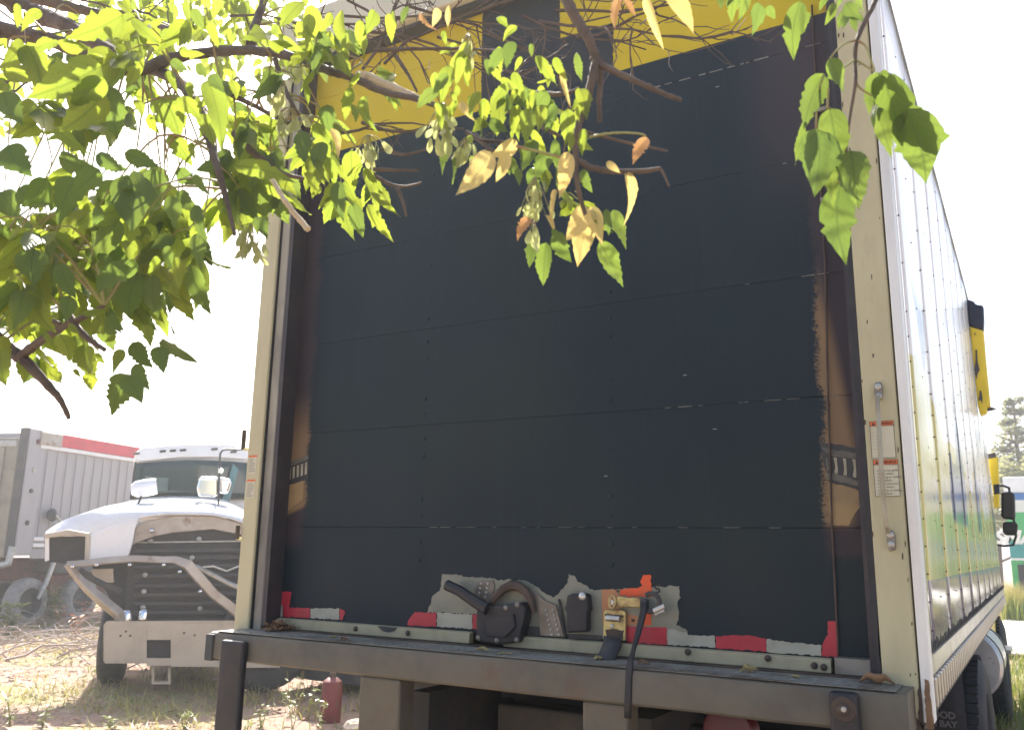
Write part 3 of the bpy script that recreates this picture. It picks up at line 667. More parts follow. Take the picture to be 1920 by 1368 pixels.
for z_ in (1.955, 1.858):   # narrow labels on the left post
    b_ = MB().box((.012,-.0012,z_-.075),(.058,.0002,z_)).build("warning_label", M['label_white'], BT)
    MB().box((.012,-.0018,z_-.008),(.058,-.0011,z_)).build("label_header", M['label_orange'], b_)
    ln = MB()
    for k in range(7): ln.box((.016,-.0017,z_-.018-k*.008),(.016+rng2.uniform(.02,.038),-.001,z_-.0155-k*.008))
    tag(ln.build("label_lines", M['ink_faded'], b_), kind='stuff')
for px, y0, y1 in ((461,806,842),(449,984,1010)):   # hinge hooks on the left post
    a = D(px,y0,-.001); b = D(px,y1,-.001)
    MB().box((a.x-.008,-.014,b.z),(a.x+.006,0,a.z)).build("post_hook", M['rust_dark'], BT, bevel=.003)
    MB().box((-.012,-.010,b.z-.004),(a.x-.004,.02,b.z+.008)).build("post_hook", M['cream'], BT, bevel=.003)

# under the box: chassis, axle, wheels, mud flap
for x in (.78,1.60): MB().box((x,.12,.86),(x+.08,7.6,1.11)).build("chassis_rail", M['dull'], BT)
for y_ in (.6,1.6,2.6,4.0): MB().box((.3,y_,1.115-.08),(2.3,y_+.07,1.118)).build("cross_member", M['dull'], BT)
MB().cyl((.25,3.5,.52),(1,0,0),.09,1.9,14).build("rear_axle", M['dull'], BT, smooth=True)
def tyre(c, r, wdt, axis, parent, rub, rimm, name="wheel", tread=True):
    a = Vector(axis).normalized(); c = Vector(c)
    prof = [(r*.60,wdt*.02),(r*.64,0),(r*.80,-wdt*.03),(r*.93,wdt*.04),(r*.985,wdt*.14),(r,wdt*.3),(r,wdt*.7),(r*.985,wdt*.86),(r*.93,wdt*.96),(r*.80,wdt*1.03),(r*.64,wdt),(r*.60,wdt*.98)]
    h = MB().lathe(c,a,prof,40).build(name, rub, parent, smooth=True)
    MB().lathe(c,a,[(r*.60,wdt*.02),(r*.57,wdt*.06),(r*.52,wdt*.28),(r*.30,wdt*.34),(r*.28,wdt*.15),(.0001,wdt*.12)],32).build("rim", rimm, h, smooth=True)
    MB().lathe(c,a,[(r*.60,wdt*.98),(r*.56,wdt*.90),(r*.50,wdt*.45),(.0001,wdt*.45)],32).build("rim", rimm, h, smooth=True)
    if tread:
        u = a.orthogonal().normalized(); v = a.cross(u); tm = MB()
        for k in range(56):
            an = 2*math.pi*k/56; d_ = u*math.cos(an)+v*math.sin(an); s_ = -u*math.sin(an)+v*math.cos(an)
            for off, wd in ((.10,.22),(.39,.22),(.68,.22)):
                p = c+a*(wdt*off)+d_*(r*.992); tm.hexa([p-s_*.017,p-s_*.017+a*wdt*wd,p+s_*.017+a*wdt*wd,p+s_*.017,p-s_*.017+d_*.014,p-s_*.017+a*wdt*wd+d_*.014,p+s_*.017+a*wdt*wd+d_*.014,p+s_*.017+d_*.014])
        tag(tm.build("tread_blocks", rub, h), kind='stuff')
    return h
MB().box((.935,.45,.30),(2.30,.53,1.04)).build("under_shade_plate", M['dull'], BT, bevel=.01)  # added dark plate, stands in for the deep shade under the box
MB().box((.70,.70,.25),(2.33,.78,1.02)).build("rear_shade_plate", M['dull'], BT, bevel=.01)  # second added plate, keeps the view between the bumper legs dark
for x in (2.14,1.84,.06,.36): tyre((x,3.5,.52),.51,.26,(1,0,0),BT,M['rubber'],M['dull'])
for x in (2.12,.12): tyre((x,7.6,.52),.51,.26,(1,0,0),BT,M['rubber'],M['dull'])
fl = MB(); rows = []
for i in range(9):
    zz = .30+(1.14-.30)*i/8; rows.append([(1.72+(2.335-1.72)*k/8,2.7+.012*math.sin(k*1.1+i*.5),zz) for k in range(9)])
fl.grid(rows); FL = fl.build("mud_flap", M['seal'], BT, smooth=True, solid=.01)
M['flap_text'] = mat("flap_lettering", (.17,.16,.165), .6)
p1 = D(1747,1343,2.676); p2 = D(1744,1359,2.676)
text("OOD", .046, p1, (1,0,0), (0,0,1), M['flap_text'], "flap_lettering", FL, bold=.002)
text("H BAY", .044, p2, (1,0,0), (0,0,1), M['flap_text'], "flap_lettering", FL, bold=.002)
c0 = D(1858,1182,4.6)
MB().lathe((2.20,4.7,.86),(0,1,0),[(.0001,0),(.23,0.0),(.25,.02),(.25,.9),(.23,.92),(.0001,.92)],36).build("fuel_tank", M['tank'], BT, smooth=True)
for y_ in (4.8,5.45): MB().lathe((2.20,y_,.86),(0,1,0),[(.2505,0),(.256,.005),(.256,.045),(.2505,.05)],36).build("tank_band", M['dull'], BT, smooth=True)
MB().box((2.05,4.74,1.10),(2.2,5.6,1.13)).build("tank_bracket", M['dull'], BT)
# cab in front of the box
cb = MB(); cb.prism([(.16,6.05,.75),(.16,6.05,2.66),(.16,7.4,2.66),(.16,7.95,1.72),(.16,9.2,1.52),(.16,9.3,.75)], (2.16,0,0))
CB = cb.build("cab", M['yellow'], BT, bevel=.04)
MB().prism([(2.322,6.55,1.75),(2.322,6.55,2.45),(2.322,7.30,2.45),(2.322,7.62,1.75)], (.004,0,0)).build("side_window", M['glass'], CB)
stp = MB().box((2.10,6.3,.80),(2.46,6.75,.835)).build("cab_step", M['galv'], BT, bevel=.004)
MB().box((2.2,6.32,.835),(2.24,6.36,1.30)).build("step_bracket", M['dull'], stp)
MB().box((2.19,5.9,.55),(2.33,6.2,1.15)).build("mud_guard", M['seal'], BT)
# yellow and black fairing edges ahead of the box front
def fair(name, pxs, m, y, th, parent=BT, bev=.0): return MB().prism([D(a,b,y) for a,b in pxs], (0,th,0)).build(name, m, parent, bevel=bev)
fa = fair("roof_fairing", [(1817,611),(1844,619),(1850,690),(1857,761),(1850,763),(1851,772),(1838,777),(1833,760),(1828,715),(1821,645)], M['yellow'], 4.46, .12, bev=.02)
fair("fairing_cap", [(1812,560),(1826,564),(1829,570),(1844,572),(1845,600),(1844,619),(1817,611)], M['black_vinyl'], 4.456, .12, fa, .02)
fair("torn_patch", [(1829,655),(1832,656),(1833,678),(1837,693),(1833,700),(1831,712),(1828,700),(1827,690),(1829,680)], M['torn'], 4.452, .003, fa)
fair("torn_patch", [(1837,731),(1840,733),(1842,745),(1842,757),(1839,750),(1834,750),(1836,744)], M['torn'], 4.452, .003, fa)
fair("torn_patch", [(1827,624),(1829,624),(1829,628),(1827,627)], M['torn'], 4.452, .003, fa)
fair("torn_flap", [(1849,766),(1858,763),(1868,765),(1860,768),(1849,770)], M['torn'], 4.50, .04, fa)
fb = fair("corner_strip", [(1852,856),(1871,855),(1872,878),(1873,900),(1874,950),(1864,952),(1862,920)], M['yellow'], 5.93, .12, bev=.01)
fair("strip_band", [(1850,851),(1866,848),(1867,857),(1852,860)], M['torn'], 5.926, .10, fb)
fair("strip_band", [(1863,908),(1874,907),(1874,925),(1864,926)], M['black_vinyl'], 5.926, .10, fb)
# door mirror
mr = MB().tube([D(x,y,6.9) for x,y in ((1866,910),(1880,910),(1892,914),(1894,930),(1898,960),(1903,985),(1905,1005),(1900,1021),(1884,1023),(1870,1021))], .011, 8).build("mirror_bracket", M['mirror_black'], BT, smooth=True)
fair("mirror_head", [(1877,924),(1880,921),(1899,921),(1903,928),(1904,970),(1901,974),(1880,972),(1877,966)], M['mirror_black'], 6.88, .10, mr, .02)
fair("mirror_head", [(1880,980),(1884,977),(1905,978),(1909,984),(1907,1000),(1902,1003),(1885,1003),(1880,997)], M['mirror_black'], 6.88, .08, mr, .02)
# tail lamp peeping out below the bumper
p = D(1366,1372,.06)
tl = MB().lathe(p,(0,-1,0),[(.075,-.05),(.075,0),(.068,.012),(.04,.02),(.0001,.022)],24).build("tail_lamp", M['red_lens'], BT, smooth=True)
MB().box((p.x-.09,p.y+.05,p.z-.12),(p.x+.10,p.y+.07,1.115)).build("lamp_bracket", M['dull'], tl)

# ------------------------------------------------------------------ debris on the bumper
def dead_leaf(px, py, y, L, wd, m, label, seed, ang=0.0, curl=.5):
    rg = random.Random(seed); P = D(px,py,y); P.z = 1.2870; mb = MB(); rows = []
    for i in range(9):
        t_ = i/8; w_ = wd*math.sin(math.pi*min(1,t_**.8))**.8+.001
        rows.append([Vector(((t_-.5)*L, s*w_+rg.uniform(-1,1)*.003, .002+curl*L*(abs(s)**2*.35*math.sin(math.pi*t_)+.18*math.sin(math.pi*t_*2+seed)**2)+rg.uniform(0,.003))) for s in (-1,-.4,0,.4,1)])
    ca, sa = math.cos(ang), math.sin(ang)
    rows = [[Vector((v.x*ca-v.y*sa,v.x*sa+v.y*ca,v.z)) for v in r_] for r_ in rows]
    zmin = min(v.z for r_ in rows for v in r_)
    mb.grid(rows); o = mb.build("dead_leaf", m, None, smooth=True); o.location = (P.x,P.y,P.z-zmin+.0005)
    md = o.modifiers.new("solid",'SOLIDIFY'); md.thickness = .0012
    tag(o, label, "dead leaf", "dead leaves on the truck bumper"); return o
dead_leaf(1643,1276,-.03,.085,.016,M['litter'],"large curled brown leaf lying at the foot of the right door post",3,.15,.6)
dead_leaf(905,1212,-.05,.05,.010,M['litter2'],"straw coloured leaf on the bumper below the black lock box",8,.1,.4)
dead_leaf(948,1226,-.09,.05,.004,M['litter2'],"thin pale leaf strip on the bumper right of the black lock box",9,.5,.2)
dead_leaf(1404,1247,-.02,.05,.014,M['litter2'],"pale crumpled leaf on the bumper below the third red tape block",12,.2,.8)
dead_leaf(1492,1266,-.05,.026,.006,M['litter2'],"tiny pale leaf scrap on the bumper left of the round-bolted dock block",13,-.4,.4)
dead_leaf(625,1191,-.05,.03,.008,M['litter2'],"yellowish leaf scrap on the bumper under the left white tape",14,.6,.5)
dead_leaf(1206,1236,-.04,.04,.007,M['litter'],"small brown leaf scrap beside the hanging pull strap",15,.1,.5)
dead_leaf(645,1190,-.07,.035,.007,M['litter'],"brown leaf scrap lying right of the leaf heap on the bumper",17,.2,.5)
dead_leaf(1122,1234,-.03,.03,.009,M['litter2'],"small straw coloured leaf against the dark latch tongue",18,.9,.7)
hp_ = MB(); rg = random.Random(21)
for i in range(110):
    c_ = Vector((.19+abs(rg.gauss(0,.045)),.01+rg.uniform(-.045,.05),1.287+rg.uniform(0,.035)*math.exp(-((i%11)/8.))))
    a = Vector((rg.uniform(-1,1),rg.uniform(-1,1),rg.uniform(-.4,.4))).normalized()*rg.uniform(.012,.03); b = a.cross(Vector((0,0,1))).normalized()*rg.uniform(.005,.011)
    q = [c_-a,c_+b*.8+Vector((0,0,.004)),c_+a,c_-b]; zmn = min(v.z for v in q)
    if zmn < 1.2865: q = [v+Vector((0,0,1.2865-zmn)) for v in q]
    hp_.add(q,[(0,1,2,3)])
tag(hp_.build("leaf_litter", M['litter'], None), "heap of brown leaf litter in the left corner of the truck bumper", "leaf litter", kind='stuff')
# ------------------------------------------------------------------ white bonneted truck on the left
WN = Vector((-.767,.642,0)).normalized(); WR = Vector((WN.y,-WN.x,0)); WP = AT(360,1200,9.5); WP.z = 0
def TP(px, py, dy=0.0): return PN(px, py, WP+WN*dy, WN)
gz = WP.copy()
WT = thing("white_truck", (WP.x,WP.y,0), "white bonneted truck with its grille missing, parked nose-on behind the tree", "truck")
def tflat(name, pxs, m, dy, th, parent=WT, bev=0.0): return MB().prism([TP(a,b,dy) for a,b in pxs], WN*th).build(name, m, parent, bevel=bev)
# cab: front outline set back, extruded backwards
tflat("cab", [(240,972),(243,930),(249,905),(250,865),(256,848),(266,840),(320,834),(372,832),(418,833),(470,842),(477,860),(482,905),(486,972)], M['white_paint'], 2.2, 1.6, bev=.06)
tflat("roof_cap", [(250,866),(253,848),(265,839),(325,833),(375,831),(430,832),(471,841),(478,862),(400,857),(330,858)], M['white_paint'], 2.12, 1.5, bev=.03)
ws = MB(); rows = []
for i in range(7):
    t_ = i/6; xl = 246+(256-246)*t_; xr = 478+(472-478)*t_; yb = 934-4*0; rows.append([TP(xl+(xr-xl)*k/12, (936+(868-936)*t_)-6*math.sin(math.pi*k/12)*(1 if i else 0), 2.16-.10*math.sin(math.pi*k/12)) for k in range(13)])
ws.grid(rows); ws.build("windscreen", M['glass'], WT, smooth=True, solid=.008)
tflat("windscreen_post", [(243,936),(247,936),(256,866),(252,866)], M['seal'], 2.05, .05)
tflat("painted_reflection", [(272,892),(316,896),(314,922),(276,922)], mat("greenish_reflection_panel",(.10,.16,.14),.4), 2.045, .002)  # greenish windscreen reflection put into the colour of a flat panel
for a, b in ((256,851),(305,847),(324,846),(343,845),(402,843),(438,848)):
    tflat("marker_lamp", [(a-6,b-3),(a+6,b-4),(a+6,b),(a-6,b+1)], M['mirror_black'], 2.09, .05, bev=.008)
# hood: lofted from the rear edge to the front lip
rear = [(238,960),(243,944),(258,936),(300,932),(345,931),(398,934),(432,942),(446,965)]
mid_ = [(150,975),(190,952),(245,944),(300,941),(345,941),(398,944),(450,955),(500,985)]
frn1 = [(86,998),(130,972),(205,955),(275,955),(340,955),(400,956),(470,972),(535,1000)]
frn2 = [(85,1003),(168,1001),(242,975),(300,964),(345,963),(400,965),(455,978),(540,1008)]
hd = MB(); rows = []
def crv(pts, dy, n=32):
    out = []
    for k in range(n+1):
        u = k/n*(len(pts)-1); i = min(int(u), len(pts)-2); f = u-i
        p0 = pts[max(i-1,0)]; p1 = pts[i]; p2 = pts[i+1]; p3 = pts[min(i+2,len(pts)-1)]
        q = [.5*((2*p1[c])+(-p0[c]+p2[c])*f+(2*p0[c]-5*p1[c]+4*p2[c]-p3[c])*f*f+(-p0[c]+3*p1[c]-3*p2[c]+p3[c])*f**3) for c in (0,1)]
        out.append(TP(q[0], q[1], dy))
    return out
hd.grid([crv(rear,1.95), crv(rear,1.8), crv(mid_,1.0), crv(frn1,.35), crv(frn2,.12)])
HD = hd.build("hood", M['white_paint'], WT, smooth=True, solid=.02)
tflat("fender_front", [(168,1001),(205,987),(240,975),(262,969),(253,992),(248,1020),(241,1042),(200,1052),(165,1058)], M['white_paint'], .10, .10, bev=.02)
tflat("fender_rim", [(84,1000),(128,992),(168,999),(167,1006),(128,1003),(83,1008)], M['beige_steel'], .09, .20, bev=.01)
tflat("fender_rim", [(160,1003),(169,1001),(167,1060),(158,1058)], M['beige_steel'], .088, .15, bev=.008)
tflat("headlight_recess", [(83,1006),(162,1002),(160,1060),(84,1052)], M['seal'], .28, .3)
tflat("fender_side", [(84,1000),(92,1000),(92,1050),(84,1052)], M['white_paint'], .26, .6)
# open nose: surround, radiator and slats
tflat("grille_surround", [(253,990),(262,981),(275,976),(326,966),(400,966),(470,985),(480,1008),(400,992),(326,998),(290,1005),(262,1015),(249,1021)], M['rusty'], .20, .05, bev=.01)
tflat("radiator_core", [(244,1000),(300,975),(430,972),(500,1000),(500,1166),(232,1166)], M['radiator'], .42, .2)
for y0, m in ((1012,M['galv']),(1026,M['radiator']),(1040,M['radiator']),(1056,M['radiator']),(1073,M['dull']),(1091,M['radiator']),(1108,M['dull']),(1125,M['radiator']),(1142,M['dull']),(1157,M['radiator'])):
    th = 3 if m is M['galv'] else 7
    tflat("radiator_slat", [(250,y0+3),(480,y0),(480,y0+th),(250,y0+th+3)], m, .30, .10, bev=.004)
for a,b in ((282,1013),(373,1010),(360,1045),(272,1077),(270,1108),(268,1138),(375,1140)):
    MB().lathe(TP(a,b,.29),-WN,[(.03,0),(.025,.02),(.0001,.03)],10).build("radiator_clip", M['galv'], WT, smooth=True)
MB().lathe(TP(284,994,.15),-WN,[(.03,0),(.02,.02),(.0001,.03)],10).build("nose_bolt", M['chrome'], WT, smooth=True)
tflat("side_box", [(170,1067),(212,1065),(213,1092),(180,1090)], M['beige_steel'], .35, .2, bev=.01)
tflat("nose_frame", [(170,1055),(250,1045),(252,1160),(226,1160),(200,1110)], M['seal'], .50, .3)
# bent rusty bracket
br = MB().tube([TP(a,b,dy) for a,b,dy in ((126,1057,-.02),(160,1055,-.05),(205,1050,-.08),(250,1047,-.1),(300,1049,-.1),(328,1049,-.1),(352,1058,-.1),(375,1085,-.1),(400,1113,-.08),(432,1137,-.05),(455,1160,-.03))], [.04,.045,.05,.05,.05,.055,.075,.075,.07,.07,.06], 4).build("bent_bracket", M['rusty'], WT, bevel=.008)
MB().tube([TP(a,b,dy) for a,b,dy in ((126,1057,-.02),(140,1075,0),(165,1103,0),(195,1128,.02),(222,1150,.05),(228,1166,.06))], [.04,.045,.055,.065,.065,.055], 4).build("bracket_strut", M['rusty'], br, bevel=.008)
MB().tube([TP(a,b,dy) for a,b,dy in ((150,1068,.05),(170,1083,.1),(200,1098,.12),(228,1108,.15))], .035, 8).build("bracket_strut", M['dull'], br, smooth=True)
MB().tube([TP(a,b,dy) for a,b,dy in ((352,1056,-.12),(385,1070,-.1),(430,1094,-.1),(470,1110,-.1))], .028, 8).build("bracket_strut", M['galv'], br, smooth=True)
MB().tube([TP(a,b,dy) for a,b,dy in ((380,1063,-.15),(400,1061,-.15),(425,1070,-.15),(450,1060,-.15))], .012, 6).build("loose_hose", M['galv'], br, smooth=True)
for a, b in ((136,1061),(181,1058),(243,1058),(307,1058),(337,1071),(375,1108)): MB().lathe(TP(a,b,-.15),-WN,[(.018,-.02),(.018,.01),(.0001,.02)],8).build("bracket_bolt", M['chrome'], br, smooth=True)
for a, b in ((239,1152),(270,1150)): MB().lathe(TP(a,b,.1),Vector((0,0,1)),[(.05,-.06),(.05,.02),(.03,.05),(.0001,.06)],12).build("tow_pin", M['chrome'], WT, smooth=True)
# bumper with two square holes
def plate_with_holes():
    m = MB()
    def q(x0,y0,x1,y1): m.prism([TP(x0,y0),TP(x1,y0),TP(x1,y1),TP(x0,y1)], WN*.03)
    ys_ = lambda: None
    q(197,1167,275,1243); q(275.2,1167,320,1198.8); q(275.2,1233.2,320,1247); q(320.2,1167,402,1249); q(402.2,1166,445,1187); q(402.2,1238,445,1250); q(445.2,1165,525,1251)
    return m
bpw = plate_with_holes().build("front_bumper", M['beige_steel'], WT)
m = MB(); m.prism([TP(199,1164,.002),TP(525,1162,.002),TP(525,1165,.30),TP(205,1163,.30)], Vector((0,0,-.02))); m.build("bumper_top", M['beige_steel'], bpw)
m = MB(); m.prism([TP(194,1172),TP(197,1167),TP(197,1243),TP(194,1238)], WN*.3); m.build("bumper_side", M['beige_steel'], bpw, bevel=.01)
for x0,y0,x1,y1 in ((275,1198,320,1234),(402,1186,445,1238)): tflat("bumper_hole", [(x0,y0),(x1,y0),(x1,y1),(x0,y1)], M['seal'], .09, .05, bpw)
for a,b in ((236,1183),(226,1191),(244,1191),(345,1186),(365,1190)): MB().lathe(TP(a,b),-WN,[(.012,-.01),(.012,.006),(.0001,.008)],8).build("bumper_bolt", M['rust_dark'], bpw, smooth=True)
fr_ = MB()
for (x0,y0,x1,y1) in ((284,1250,289,1282),(315,1250,320,1282),(289,1277,315,1282)): fr_.prism([TP(x0,y0,.1),TP(x1,y0,.1),TP(x1,y1,.1),TP(x0,y1,.1)], WN*.08)
fr_.build("tow_loop", M['beige_steel'], WT)
# chassis, axle and tyres
def wl(x, dy, z): return WP+WR*x+WN*dy+Vector((0,0,z))
MB().hexa([wl(-.45,.3,.35),wl(.45,.3,.35),wl(.45,6,.35),wl(-.45,6,.35),wl(-.45,.3,.72),wl(.45,.3,.72),wl(.45,6,.72),wl(-.45,6,.72)]).build("chassis", M['dull'], WT)
MB().cyl(wl(-.9,1.1,.45),WR,.08,1.8,12).build("front_axle", M['dull'], WT, smooth=True)
for x in (-1.0,.72): tyre(wl(x,1.1,.50),.50,.28,WR,WT,M['rubber'],M['dull'],tread=False)
for x in (-1.1,.8): tyre(wl(x,5.3,.50),.50,.30,WR,WT,M['rubber'],M['dull'],tread=False)
# hood mirrors
mm = MB().lathe(TP(272,914,.9), (TP(294,910,.9)-TP(254,916,.9)).normalized(), [(.0001,-.16),(.06,-.155),(.095,-.10),(.105,0),(.10,.08),(.09,.13),(.0001,.135)], 20)
mm.build("hood_mirror", M['white_paint'], WT, smooth=True)
MB().tube([TP(267,925,.9),TP(262,938,.85),TP(250,960,.8)], .014, 7).build("mirror_stem", M['mirror_black'], WT, smooth=True)
MB().prism([TP(a,b,.78) for a,b in ((223,965),(240,960),(252,958),(254,963),(236,967),(226,969))], WN*.1).build("mirror_foot", M['mirror_black'], WT, bevel=.008)
cm = tflat("side_mirror", [(369,914),(374,897),(379,893),(408,895),(409,898),(409,926),(404,931),(372,929)], M['chrome'], .95, .16, bev=.03)
tflat("mirror_cap", [(371,899),(377,892),(409,894),(410,900),(390,901)], M['white_paint'], .94, .18, cm, .02)
tflat("side_mirror", [(411,899),(413,894),(432,899),(434,905),(428,925),(411,924)], M['chrome'], .97, .14, bev=.03)
tflat("mirror_cap", [(410,900),(413,893),(433,898),(432,906)], M['white_paint'], .96, .16, cm, .02)
MB().tube([TP(a,b,.93) for a,b in ((455,842),(425,842),(417,844),(413,850),(411,884),(410,925),(409,962))], .013, 8).build("mirror_tube", M['mirror_black'], WT, smooth=True)
MB().lathe(TP(414,882,.9),-WN,[(.03,-.03),(.035,0),(.02,.03),(.0001,.035)],12).build("mirror_knob", M['chrome'], WT, smooth=True)
tflat("reflection_pane", [(437,868),(447,880),(430,940),(412,948),(420,925)], mat("teal_glass_reflection",(.03,.17,.20),.1), 2.0, .02)  # teal reflection at the windscreen edge, put into a pane's colour

# ------------------------------------------------------------------ corrugated trailer
TC = Vector((-13.72,7.0,0)); TD = Vector((-.27,.963,0)).normalized(); TS = Vector((TD.y,-TD.x,0))
TR = thing("dump_trailer", TC, "grey corrugated dump trailer with a red top stripe behind the white truck", "trailer")
def tl_(s, o, z): return TC+TD*s+TS*o+Vector((0,0,z))     # s along its side, o outwards
def tbox(name, s0, s1, o0, o1, z0, z1, m, parent=TR, bev=0): return MB().hexa([tl_(s0,o0,z0),tl_(s0,o1,z0),tl_(s1,o1,z0),tl_(s1,o0,z0),tl_(s0,o0,z1),tl_(s0,o1,z1),tl_(s1,o1,z1),tl_(s1,o0,z1)]).build(name, m, parent, bevel=bev)
tbox("body", .1, 11, -2.4, -.03, 1.36, 3.66, M['trailer'])
k0 = None; s = .55
while s < 11:
    if k0 is None: k0 = tbox("side_rib", s, s+.17, -.03, -.016, 1.60, 3.38, M['trailer'], bev=.006); s00 = s
    else:
        c_ = k0.copy(); col.objects.link(c_); c_.parent = TR; c_.location = TD*(s-s00)
    s += .26
tbox("top_stripe", .45, 11, -.03, .05, 3.47, 3.72, M['trailer_red'], bev=.01)
tbox("top_rail", .3, 11, -.03, .045, 3.385, 3.462, M['white_paint'], bev=.008)
tbox("top_bracket", .25, .8, -.03, .07, 3.45, 3.70, M['rusty'], bev=.01)
tbox("corner_post", 0, .42, -.10, .035, 1.34, 3.74, M['trailer'], bev=.02)
tbox("corner_edge", -.04, .0, -.16, .02, 1.34, 3.74, M['dull'])
for z_, m in ((1.62,M['white_paint']),(1.50,M['white_paint'])): tbox("lower_stripe", .43, 11, -.03, .03, z_, z_+.07, m, bev=.005)
tbox("lower_rail", .43, 11, -.03, .01, 1.28, 1.47, M['trailer'], bev=.01)
for sx, z_, r_, m in ((.22,3.50,.055,M['red_lens']),(.2,2.95,.05,M['galv']),(.2,2.55,.045,M['mirror_black']),(.2,1.95,.05,M['mirror_black']),):
    MB().lathe(tl_(sx,.036,z_),TS,[(r_,0),(r_*.9,.02),(.0001,.03)],14).build("post_lamp", m, TR, smooth=True)
tbox("rear_gate", -.035, .08, -2.4, -.17, 1.30, 3.55, M['trailer_rear'], bev=.02)
tbox("gate_rail", -.06, -.036, -2.4, -.2, 3.38, 3.50, M['galv'], bev=.01)
for o_ in (-.5,-.95,-1.4,-1.85): tbox("gate_rib", -.075, -.036, o_-.05, o_+.05, 1.4, 3.36, M['trailer_rear'], bev=.01)
tw = MB().lathe(tl_(.75,.06,2.12),TS,[(.12,0),(.13,.04),(.06,.10),(.0001,.11)],14).build("tarp_crank", M['mirror_black'], TR, smooth=True)
MB().tube([tl_(.75,.14,2.12),tl_(.95,.16,1.98),tl_(1.5,.14,1.86)], .03, 7).build("crank_arm", M['galv'], TR, smooth=True)
MB().tube([tl_(0.0,-.02,1.5),tl_(-.05,-.03,1.2),tl_(-.35,-.2,1.1)], .07, 8).build("bumper_curve", M['galv'], TR, smooth=True)
tbox("trailer_frame", .3, 10.8, -1.6, -.7, .85, 1.27, M['brick_red'])
tbox("trailer_frame", 1.3, 10.8, -.55, -.25, .55, .95, M['brick_red'])
for s_ in (.62,2.0,3.3): 
    for o_ in (-.30,-2.30): tyre(tl_(s_,o_,.46),.46,.26,TS,TR,M['tyre_grey'],M['dull'],tread=False)
MB().tube([tl_(1.05,.02,1.40),tl_(.98,.03,1.15),tl_(.86,.03,.8),tl_(.72,.02,.52)], [.06,.05,.05,.04], 8).build("stabiliser_strut", M['galv'], TR, smooth=True)
MB().cyl(tl_(.62,-2.3,.46),TS,.06,2.1,10).build("trailer_axle", M['dull'], TR, smooth=True)
tbox("mud_guard", 1.2, 4.6, -.6, -.05, 1.0, 1.2, M['dull'])

# dark trailer added behind the box truck to shade the ground under its bumper
KT = thing("shade_trailer", (-3.5,8.2,0), "dark low trailer added beyond the box truck to shade the ground under its bumper", "trailer")
def kb(name, a, b, m, bev=0): return MB().box(a, b).build(name, m, KT, bevel=bev)
kb("trailer_body", (-4.9,5.35,.10), (-2.1,11,2.3), M['dull'], .02)
kb("rear_beam", (-4.95,5.25,.30), (-2.05,5.345,.46), M['rust_dark'], .01)
for x in (-4.2,-3.5,-2.8): kb("rear_post", (x,5.29,.465), (x+.08,5.346,2.2), M['black_steel'], .006)
for y_ in (8.2,9.5):
    for x in (-4.5,-2.4): tyre((x-.2,y_,.42),.42,.24,(1,0,0),KT,M['rubber'],M['dull'],tread=False)
SPT = thing("shade_tyre", (-4.98,5.0,0), "black tyre added upright between the white truck and the dark trailer to block the sun", "tyre")  # added tyre, turned face-on to the sun to shade the dirt
sd = Vector((-.73,.68,0)).normalized(); tyre(Vector((-4.98,5.0,.53))-sd*.12,.54,.24,sd,SPT,M['rubber'],M['dull'],tread=False)
# red can standing beyond the truck
cp_ = PL(619,1355,2,0.0)
CN = thing("gas_cylinder", (cp_.x,cp_.y,0), "dull red steel cylinder standing on the dirt, seen below the truck bumper", "cylinder")
MB().lathe((cp_.x,cp_.y,0),(0,0,1),[(.0001,.0),(.085,0),(.092,.01),(.095,.03),(.095,.33),(.085,.37),(.05,.40),(.03,.405)],24).build("cylinder_body", M['red_can'], CN, smooth=True)
MB().lathe((cp_.x,cp_.y,.405),(0,0,1),[(.03,0),(.028,.04),(.02,.05),(.0001,.05)],14).build("cylinder_valve", M['rust_dark'], CN, smooth=True)

# ------------------------------------------------------------------ green wrapped box vehicle far right
GV = thing("delivery_truck", (4.2,28,0), "green and teal wrapped box truck with white letters beyond the pavement", "truck")
y0 = 26.0
def gb(name, z0, z1, m, o, x0=2.10, x1=6.6, parent=GV, bev=0): return MB().box((x0,y0-o,z0),(x1,y0-o+.02 if o > .001 else y0+9,z1)).build(name, m, parent, bevel=bev)
gb("box_body", .95, 3.85, M['pale_veh'], 0, bev=.05)
gb("roof_band", 3.42, 3.80, M['white_paint'], .03)
gb("blue_stripe", 3.20, 3.40, M['blue_veh'], .03)
gb("pale_band", 2.86, 3.195, M['pale_veh'], .03)
gb("green_band", 2.05, 2.855, M['green_veh'], .03)
gb("teal_band", 1.60, 2.045, M['teal_veh'], .03)
gb("white_line", 1.54, 1.595, M['white_paint'], .03)
gb("green_skirt", .70, 1.535, M['green_veh'], .03)
pm = D(1892,1018,y0-.04)
text("SMA", .50, (pm.x-.36,pm.y,pm.z), (1,0,.0), (0,0,1), M['white_paint'], "wrap_lettering", GV, th=.004, bold=.025, shear=.25)
MB().box((2.25,y0-.045,.62),(2.95,y0-.031,1.42)).build("wheel_arch", M['seal'], GV, bevel=.01)
for x in (2.6,5.6): tyre((x,y0+.02,.45),.45,.28,(0,1,0),GV,M['rubber'],M['galv'],tread=False)
MB().box((2.4,y0+.4,.5),(6.4,y0+8.5,.94)).build("chassis", M['dull'], GV)
